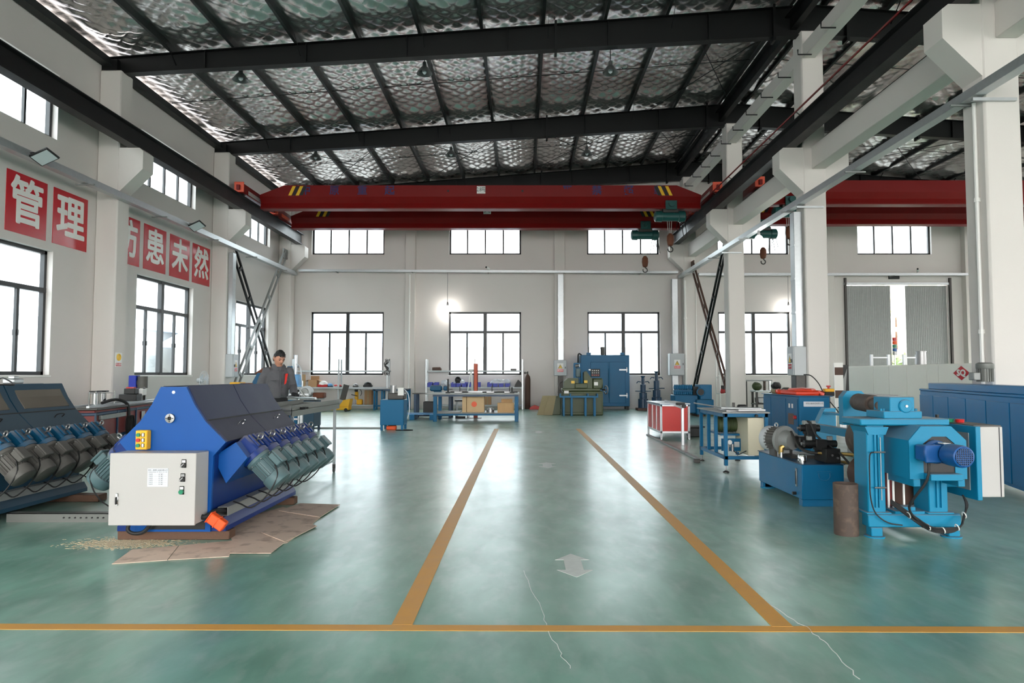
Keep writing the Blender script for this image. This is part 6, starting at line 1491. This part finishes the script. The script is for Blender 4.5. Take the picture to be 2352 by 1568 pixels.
# blue straightening machine with round opening
t = thing('straightening_machine', 'blue bar straightener with ribbed rollers and round opening', 'machine', (5.85, 23.8, 0), world=True)
q = lambda px, py_: P(px, py_, Y=23.5)
G().box(q(1541, 0).x, q(1592, 0).x, 23.55, 24.3, .1, q(0, 907).z, .02).obj('base', 'mid_blue', t)
G().box(q(1587, 0).x, q(1625, 0).x, 23.4, 24.4, .06, q(0, 917).z, .02).obj('pedestal', 'mid_blue', t)
G().box(q(1594, 0).x, q(1620, 0).x, 23.35, 24.1, q(0, 917).z, q(0, 883).z, .015).obj('head_box', 'mid_blue', t)
c = q(1607, 900); G().torus((c.x, 23.35, c.z), (0, 1, 0), .13, .018, 24, 8).obj('opening_ring', 'mid_blue', t); G().cyl((c.x, 23.345, c.z), (c.x, 23.36, c.z), .13, n=24).obj('round_opening', 'black', t)
for i in range(9):
    x = q(1544 + i * 4.6, 0).x; G().lathe([(.03, 0), (.05, .02), (.05, .1), (.03, .12), (.03, .2), (.05, .22), (.05, .3), (.02, .36)], (x, 23.75, q(0, 907).z), (0, 0, 1), 10).obj('roller_post', 'mid_blue', t)
G().box(q(1541, 0).x, q(1586, 0).x, 23.68, 23.82, q(0, 900).z, q(0, 896).z, .01).obj('roller_rail', 'mid_blue', t)
G().box(q(1583, 0).x, q(1594, 0).x, 23.6, 23.9, q(0, 907).z, q(0, 888).z).obj('drive_block', 'black', t)
G().box(q(1587, 0).x, q(1602, 0).x, 23.3, 24.4, 0, .06).obj('wooden_skid', 'timber', t); G().box(q(1604, 0).x, q(1625, 0).x, 23.3, 24.4, 0, .06).obj('wooden_skid', 'machine_green', t)
# white rack and odds behind the middle column
t = thing('white_rack', 'white slotted rack with bags left of the middle column', 'shelf', (7.6, 27.0, 0), world=True)
xs = (P(1641, 0, Y=26.6).x, P(1684, 0, Y=26.6).x)
for x in xs:
    for y in (26.6, 27.1): G().box(x - .025, x + .025, y - .025, y + .025, 0, 2.2, .004).obj('upright', 'sign_white', t)
for z in (1.36, .72, .1): G().box(xs[0], xs[1], 26.6, 27.1, z - .06, z, .004).obj('shelf_board', 'sign_white', t)
tag(G().box(xs[0] + .08, xs[1] - .1, 26.7, 27.0, .72, 1.02, .02).obj('black_crate', 'black'), 'black crate on the white rack', 'crate')
tag(G().ball((xs[0] + .1, 26.62, .8), .13, .1, .09).jig(.04, 11).obj('red_rag', 'btn_red'), 'red and white rag on the white rack', 'rag')
tag(G().ball((xs[1] - .12, 26.75, .3), .16, .14, .2).jig(.05, 9).obj('white_sack', 'plastic_clear'), 'white sack on the bottom of the white rack', 'bag')
tag(G().lathe([(.02, 0), (.16, .1), (.2, .5), (.1, .9), (.03, 1.0)], (6.55, 27.2, .3), (0, 0, 1), 12).jig(.05, 5).obj('hanging_apron', 'steel_dark'), 'grey apron hanging behind the straightening machine', 'apron')
bpy.data.objects['hanging_apron'].location.z = -.3
# bench behind the blue control cabinet
t = thing('grey_tool_bench', 'cluttered dark tool bench under the right back window', 'bench', (9.8, 26.0, 0), world=True)
x0, x1 = P(1716, 0, Y=26).x, P(1800, 0, Y=26).x
G().box(x0, x1, 25.8, 26.4, .78, .84, .004).obj('bench_top', 'galv', t); G().box(x0, x1, 25.85, 26.35, .3, .34).obj('lower_shelf', 'steel_dark', t)
for x in (x0 + .03, x1 - .1):
    for y in (25.83, 26.3): G().box(x, x + .07, y, y + .07, 0, .78).obj('leg', 'steel_dark', t)
G().box(x0, x1 - .4, 26.9, 27.2, 1.18, 1.24).obj('wall_board', 'galv_dull', t); [G().box(xx, xx + .05, 26.9, 26.95, 0, 1.18).obj('board_post', 'steel_dark', t) for xx in (x0, x1 - .5)]
for i, (px, h, m, lb) in enumerate(((1740, .34, 'rust', 'brown roller standing on the cluttered bench'), (1752, .34, 'chrome', 'chrome roller standing on the cluttered bench'))):
    x = P(px, 0, Y=26).x; tag(G().cyl((x, 26.0, .84), (x, 26.0, .84 + h), .05, n=12).cyl((x, 26.0, .84 + h), (x, 26.0, .86 + h), .07, n=12).obj('roller', m), lb, 'roller')
for px, m, lb in ((1724, 'machine_green', 'dark green sack on the cluttered bench'), (1768, 'black', 'black tyre shaped bundle on the cluttered bench')):
    x = P(px, 0, Y=26).x; tag(G().ball((x, 26.05, 1.0), .18, .15, .17).jig(.04, 8).obj('tool_bundle', m), lb, 'bundle')
for px, m, lb in ((1733, 'steel', 'steel parts on the lower shelf of the cluttered bench'), (1756, 'jack_blue', 'dark blue tool on the lower shelf of the cluttered bench')):
    x = P(px, 0, Y=26).x; tag(G().box(x - .18, x + .18, 25.9, 26.25, .34, .58, .03).jig(.03, 8).obj('stored_part', m), lb, 'part')
t = thing('pillar_drill', 'small pillar drill with blue body beside the middle column', 'drill', (P(1820, 0, Y=17.2).x, 17.2, 0))
G().box(-.18, .18, -.2, .2, 0, .06, .01).obj('base', 'steel_dark', t); G().cyl((0, .05, .06), (0, .05, 1.5), .04, n=12).obj('pillar', 'steel', t); G().box(-.08, .08, -.2, .12, 1.05, 1.3, .03).obj('head', 'mid_blue', t); G().lathe([(.07, 0), (.08, .1), (.05, .2)], (0, .0, 1.3), (0, 0, 1), 14).obj('motor', 'motor_grey', t); G().box(-.15, .15, -.2, .15, .78, .82).obj('table', 'steel', t)
for a in range(3): G().cyl((-.08, -.05, 1.5), (-.08 - .14 * math.cos(a * 2.1), -.05, 1.5 + .14 * math.sin(a * 2.1)), .012, n=6).obj('feed_handle', 'black', t)
# ================================================================ the worker
def limb(g, pts, rs, n=14):
    pts = [V(p) for p in pts]; q, r2 = [], []
    for i in range(len(pts) - 1):                       # resample for a smooth taper
        for k in range(5): f = k / 5; q.append(pts[i].lerp(pts[i+1], f)); r2.append(rs[i] * (1 - f) + rs[i+1] * f)
    q.append(pts[-1]); r2.append(rs[-1])
    vs = []; fs = []; u = None
    for i, p in enumerate(q):
        d = (q[min(i+1, len(q)-1)] - q[max(i-1, 0)]).normalized()
        if u is None: _, u, _w = g._frame(d)
        u = (u - d * u.dot(d)).normalized(); w = d.cross(u)
        for k in range(n): t_ = 2 * math.pi * k / n; vs.append(p + (u * math.cos(t_) + w * math.sin(t_)) * r2[i])
    for i in range(len(q) - 1):
        for k in range(n): l = (k+1) % n; fs.append((i*n+k, i*n+l, (i+1)*n+l, (i+1)*n+k))
    fs.append(tuple(range(n))[::-1]); fs.append(tuple((len(q)-1)*n + k for k in range(n))); g.add(vs, fs)
    g.ball(q[0], r2[0], n=12, m=8); g.ball(q[-1], r2[-1], n=12, m=8)
def loft(g, st, n=24):
    vs = []; fs = []
    for cx, cy, z, rx, ry in st:
        for k in range(n): a = 2 * math.pi * k / n; vs.append((cx + rx * math.cos(a), cy + ry * math.sin(a), z))
    for i in range(len(st) - 1):
        for k in range(n): l = (k+1) % n; fs.append((i*n+k, i*n+l, (i+1)*n+l, (i+1)*n+k))
    fs.append(tuple(range(n))[::-1]); fs.append(tuple((len(st)-1)*n + k for k in range(n))); g.add(vs, fs)
def fuse(g, name, m, parent, vox=.012, smooth=6, wrinkle=0.0):
    """one continuous skin over the overlapping volumes in g"""
    me = bpy.data.meshes.new('tmp'); me.from_pydata(g.v, [], g.f)
    bm = bmesh.new(); bm.from_mesh(me); bmesh.ops.recalc_face_normals(bm, faces=bm.faces); bm.to_mesh(me); bm.free()
    o = bpy.data.objects.new('tmp', me); COL.objects.link(o)
    rm = o.modifiers.new('r', 'REMESH'); rm.mode = 'VOXEL'; rm.voxel_size = vox
    sm = o.modifiers.new('s', 'SMOOTH'); sm.iterations = smooth; sm.factor = .5
    dg = bpy.context.evaluated_depsgraph_get(); me2 = bpy.data.meshes.new_from_object(o.evaluated_get(dg))
    bpy.data.objects.remove(o); me2.name = name
    if wrinkle:
        for v in me2.vertices:
            c = v.co; v.co += v.normal * wrinkle * (mnoise.noise(Vector((c.x * 9, c.y * 9, c.z * 16))) + .6 * mnoise.noise(Vector((c.x * 22 + c.z * 14, c.y * 20, c.z * 20))))
    me2.materials.clear(); me2.materials.append(MATS[m]); me2.shade_smooth()
    o = bpy.data.objects.new(name, me2); COL.objects.link(o); o.parent = parent; return o
per = thing('person', 'worker in grey jacket with red chest stripe, looking down at the rod', 'person', (-3.95, 10.85, 0), rz=R(34))
HC = V(0, -.105, 1.695); HR = Matrix.Translation(HC) @ Euler((R(24), R(4), R(14))).to_matrix().to_4x4()
def head(g):
    n, m = 40, 28; h = G().ball((0, 0, 0), 1, n=n, m=m); out_ = []
    for x, y, z in h.v:
        X, Y, Z = x * .080, y * .098, z * .120
        if z < -.1: k = (-z - .1); X *= 1 - .30 * k; Y = Y * (1 - .12 * k) - .012 * k
        if y < -.2:
            front = (-y - .2) / .8
            Y -= .030 * math.exp(-((x / .17) ** 2 + ((z + .20) / .17) ** 2)) * front          # nose
            Y -= .012 * math.exp(-((x / .13) ** 2 + ((z + .0) / .22) ** 2)) * front           # nose bridge
            Y -= .006 * math.exp(-(((abs(x) - .3) / .3) ** 2 + ((z - .17) / .09) ** 2)) * front # brow
            Y += .012 * math.exp(-(((abs(x) - .38) / .17) ** 2 + ((z - .02) / .11) ** 2)) * front # eye sockets
            Y -= .007 * math.exp(-((x / .26) ** 2 + ((z + .52) / .08) ** 2)) * front           # lips
            Y += .004 * math.exp(-((x / .3) ** 2 + ((z + .54) / .02) ** 2)) * front
            Y -= .008 * math.exp(-((x / .22) ** 2 + ((z + .85) / .14) ** 2)) * front           # chin
        out_.append(HR @ V(X, Y, Z))
    g.add(out_, h.f)
    for s_ in (-1, 1): e = G().ball((s_ * .082, .012, -.005), .012, .022, .034, 10, 8); g.add([HR @ Vector(v) for v in e.v], e.f)
# continuous body: head, neck, trunk, arms with palms, legs
RA = [(-.17, -.05, 1.49), (-.27, .02, 1.24), (-.33, -.06, 1.0)]; LA = [(.17, -.06, 1.49), (.24, -.06, 1.24), (.2, -.27, 1.14)]
g = G(); head(g); limb(g, [(0, -.05, 1.52), (0, -.085, 1.63)], [.062, .058])
loft(g, [(0, 0, .9, .15, .11), (0, 0, 1.02, .16, .11), (0, -.01, 1.15, .15, .105), (0, -.03, 1.35, .18, .115), (0, -.05, 1.48, .18, .09), (0, -.055, 1.55, .08, .06)])
for A in (RA, LA): limb(g, A, [.055, .042, .03])
for s_ in (-1, 1): limb(g, [(s_ * .1, 0, .93), (s_ * .115, -.02, .5), (s_ * .12, .03, .1)], [.085, .06, .045]); limb(g, [(s_ * .12, .03, .06), (s_ * .13, -.13, .04)], [.04, .032])
RH, LH = V(-.345, -.095, .93), V(.19, -.335, 1.115)
g.ball(RH, .032, .04, .05); g.ball(LH, .04, .04, .026)
fuse(g, 'body', 'skin', per, .008, 5)
# clothing
g = G(); loft(g, [(0, 0, 1.06, .165, .125), (0, 0, 1.1, .178, .14), (0, -.01, 1.22, .175, .14), (0, -.03, 1.37, .195, .15), (0, -.05, 1.47, .185, .13), (0, -.055, 1.53, .12, .09), (0, -.06, 1.565, .095, .085)])
limb(g, RA, [.072, .064, .048]); limb(g, LA, [.072, .064, .048])
jk = fuse(g, 'jacket', 'jacket', per, .012, 5, .010)
g = G()                                             # folded collar
for s_ in (-1, 1):
    g.prism([(s_ * .012, -.165, 1.50), (s_ * .085, -.13, 1.475), (s_ * .115, -.07, 1.555), (s_ * .09, -.02, 1.60), (s_ * .06, -.10, 1.585)], (0, -.014, .012))
g.prism([(-.09, -.02, 1.55), (.09, -.02, 1.55), (.075, .02, 1.61), (-.075, .02, 1.61)], (0, .012, 0)); g.obj('collar', 'jacket', jk)
g = G().prism([(.075, -.215, 1.45), (.115, -.205, 1.455), (.085, -.222, 1.3), (.06, -.226, 1.28)], (0, .03, 0)); g.obj('red_stripe', 'stripe_red', jk)
G().box(-.006, .006, -.212, -.17, 1.1, 1.5, .003).obj('front_placket', 'jacket', jk)
for x in (-.11, .1): G().box(x - .05, x + .05, -.205, -.18, 1.34, 1.355, .004).obj('pocket_flap', 'jacket', jk)
g = G(); loft(g, [(0, 0, .84, .165, .12), (0, 0, .95, .18, .13), (0, 0, 1.09, .17, .12)])
for s_ in (-1, 1): limb(g, [(s_ * .095, 0, .9), (s_ * .115, -.02, .5), (s_ * .12, .03, .1)], [.105, .085, .075])
fuse(g, 'trousers', 'trousers', per, .014, 5, .008)
for s_ in (-1, 1):
    g = G(); limb(g, [(s_ * .12, .06, .05), (s_ * .13, -.16, .045)], [.05, .045]); g.v = [(x, y, max(z, 0)) for x, y, z in g.v]; g.obj('shoe', 'black', per)
n, m = 56, 36; h = G().ball((0, 0, 0), 1, n=n, m=m); vv = []                # short tousled hair, a shell with a ragged hairline
for x, y, z in h.v:
    k = 1.06 + .07 * mnoise.noise(Vector((x, y, z)) * 5) + .05 * mnoise.noise(Vector((x, y, z)) * 14) + .10 * max(0, z)
    vv.append((x * .081 * k, (y * .099 + .003) * k, z * .120 * k))
def hairy(f):
    x, y, z = [sum(h.v[i][a] for i in f) / len(f) for a in range(3)]
    line = .46 if y < -.5 else .46 - (y + .5) * 1.15 if y < .3 else -.46 - (y - .3) * .3
    return z > line + .16 * mnoise.noise(Vector((x * 9, y * 9, 2.0)))
fs = [f for f in h.f if hairy(f)]; g = G().add([HR @ Vector(v) for v in vv], fs); g.add([HR @ (Vector(v) * .93) for v in vv], fs)
hr = g.obj('hair', 'hair', per, recalc=False)
for s_ in (-1, 1):
    g = G().box(s_ * .03 - .017, s_ * .03 + .017, -.099, -.084, .024, .031, .002, HR); g.obj('eyebrow', 'hair', per)
    g = G().ball((0, 0, 0), .013, .006, .006, 10, 6); g = G().add([HR @ (Vector(v) + V(s_ * .031, -.087, .002)) for v in g.v], g.f); g.obj('eye', 'black', per)
# gloves: palm and five fingers each
def glove(c, fdir, side, curl, m='trousers'):
    """c palm centre, fdir finger direction, side thumb side, curl closing direction"""
    c, f, s_, k = V(c), V(fdir).normalized(), V(side).normalized(), V(curl).normalized(); g = G()
    limb(g, [c - f * .045, c + f * .03], [.034, .036], 12)
    limb(g, [c - f * .02 + s_ * .022, c + f * .03 + s_ * .024], [.02, .02], 10); limb(g, [c - f * .02 - s_ * .022, c + f * .03 - s_ * .024], [.02, .02], 10)
    for i, L in enumerate((.075, .085, .08, .062)):
        b = c + f * .04 + s_ * (.032 - .021 * i); p1 = b + f * L * .4 + k * .008; p2 = p1 + f * L * .22 + k * L * .3; p3 = p2 - f * L * .06 + k * L * .3
        limb(g, [b, p1, p2, p3], [.0105, .010, .009, .008], 8)
    b = c - f * .015 + s_ * .036; limb(g, [b, b + s_ * .022 + f * .03 + k * .012, b + s_ * .012 + f * .055 + k * .034], [.013, .011, .009], 8)
    return fuse(g, 'glove', m, per, .004, 2)
glove(RH, (-.05, -.25, -1), (.3, -1, .2), (1, .2, 0)); glove(LH + V(0, -.005, .006), (.25, -1, -.12), (-1, -.2, .2), (0, .1, -1))
Mz = Matrix.Rotation(R(34), 3, 'Z'); hw = V(-3.95, 10.85, 0) + Mz @ (LH + V(.012, -.055, -.035))
tag(G().cyl(hw + V(-.16, .06, 0), (-3.06, 9.98, 1.087), .017, n=12).obj('steel_rod', 'galv'), 'steel rod held by the worker over the tray table', 'rod')
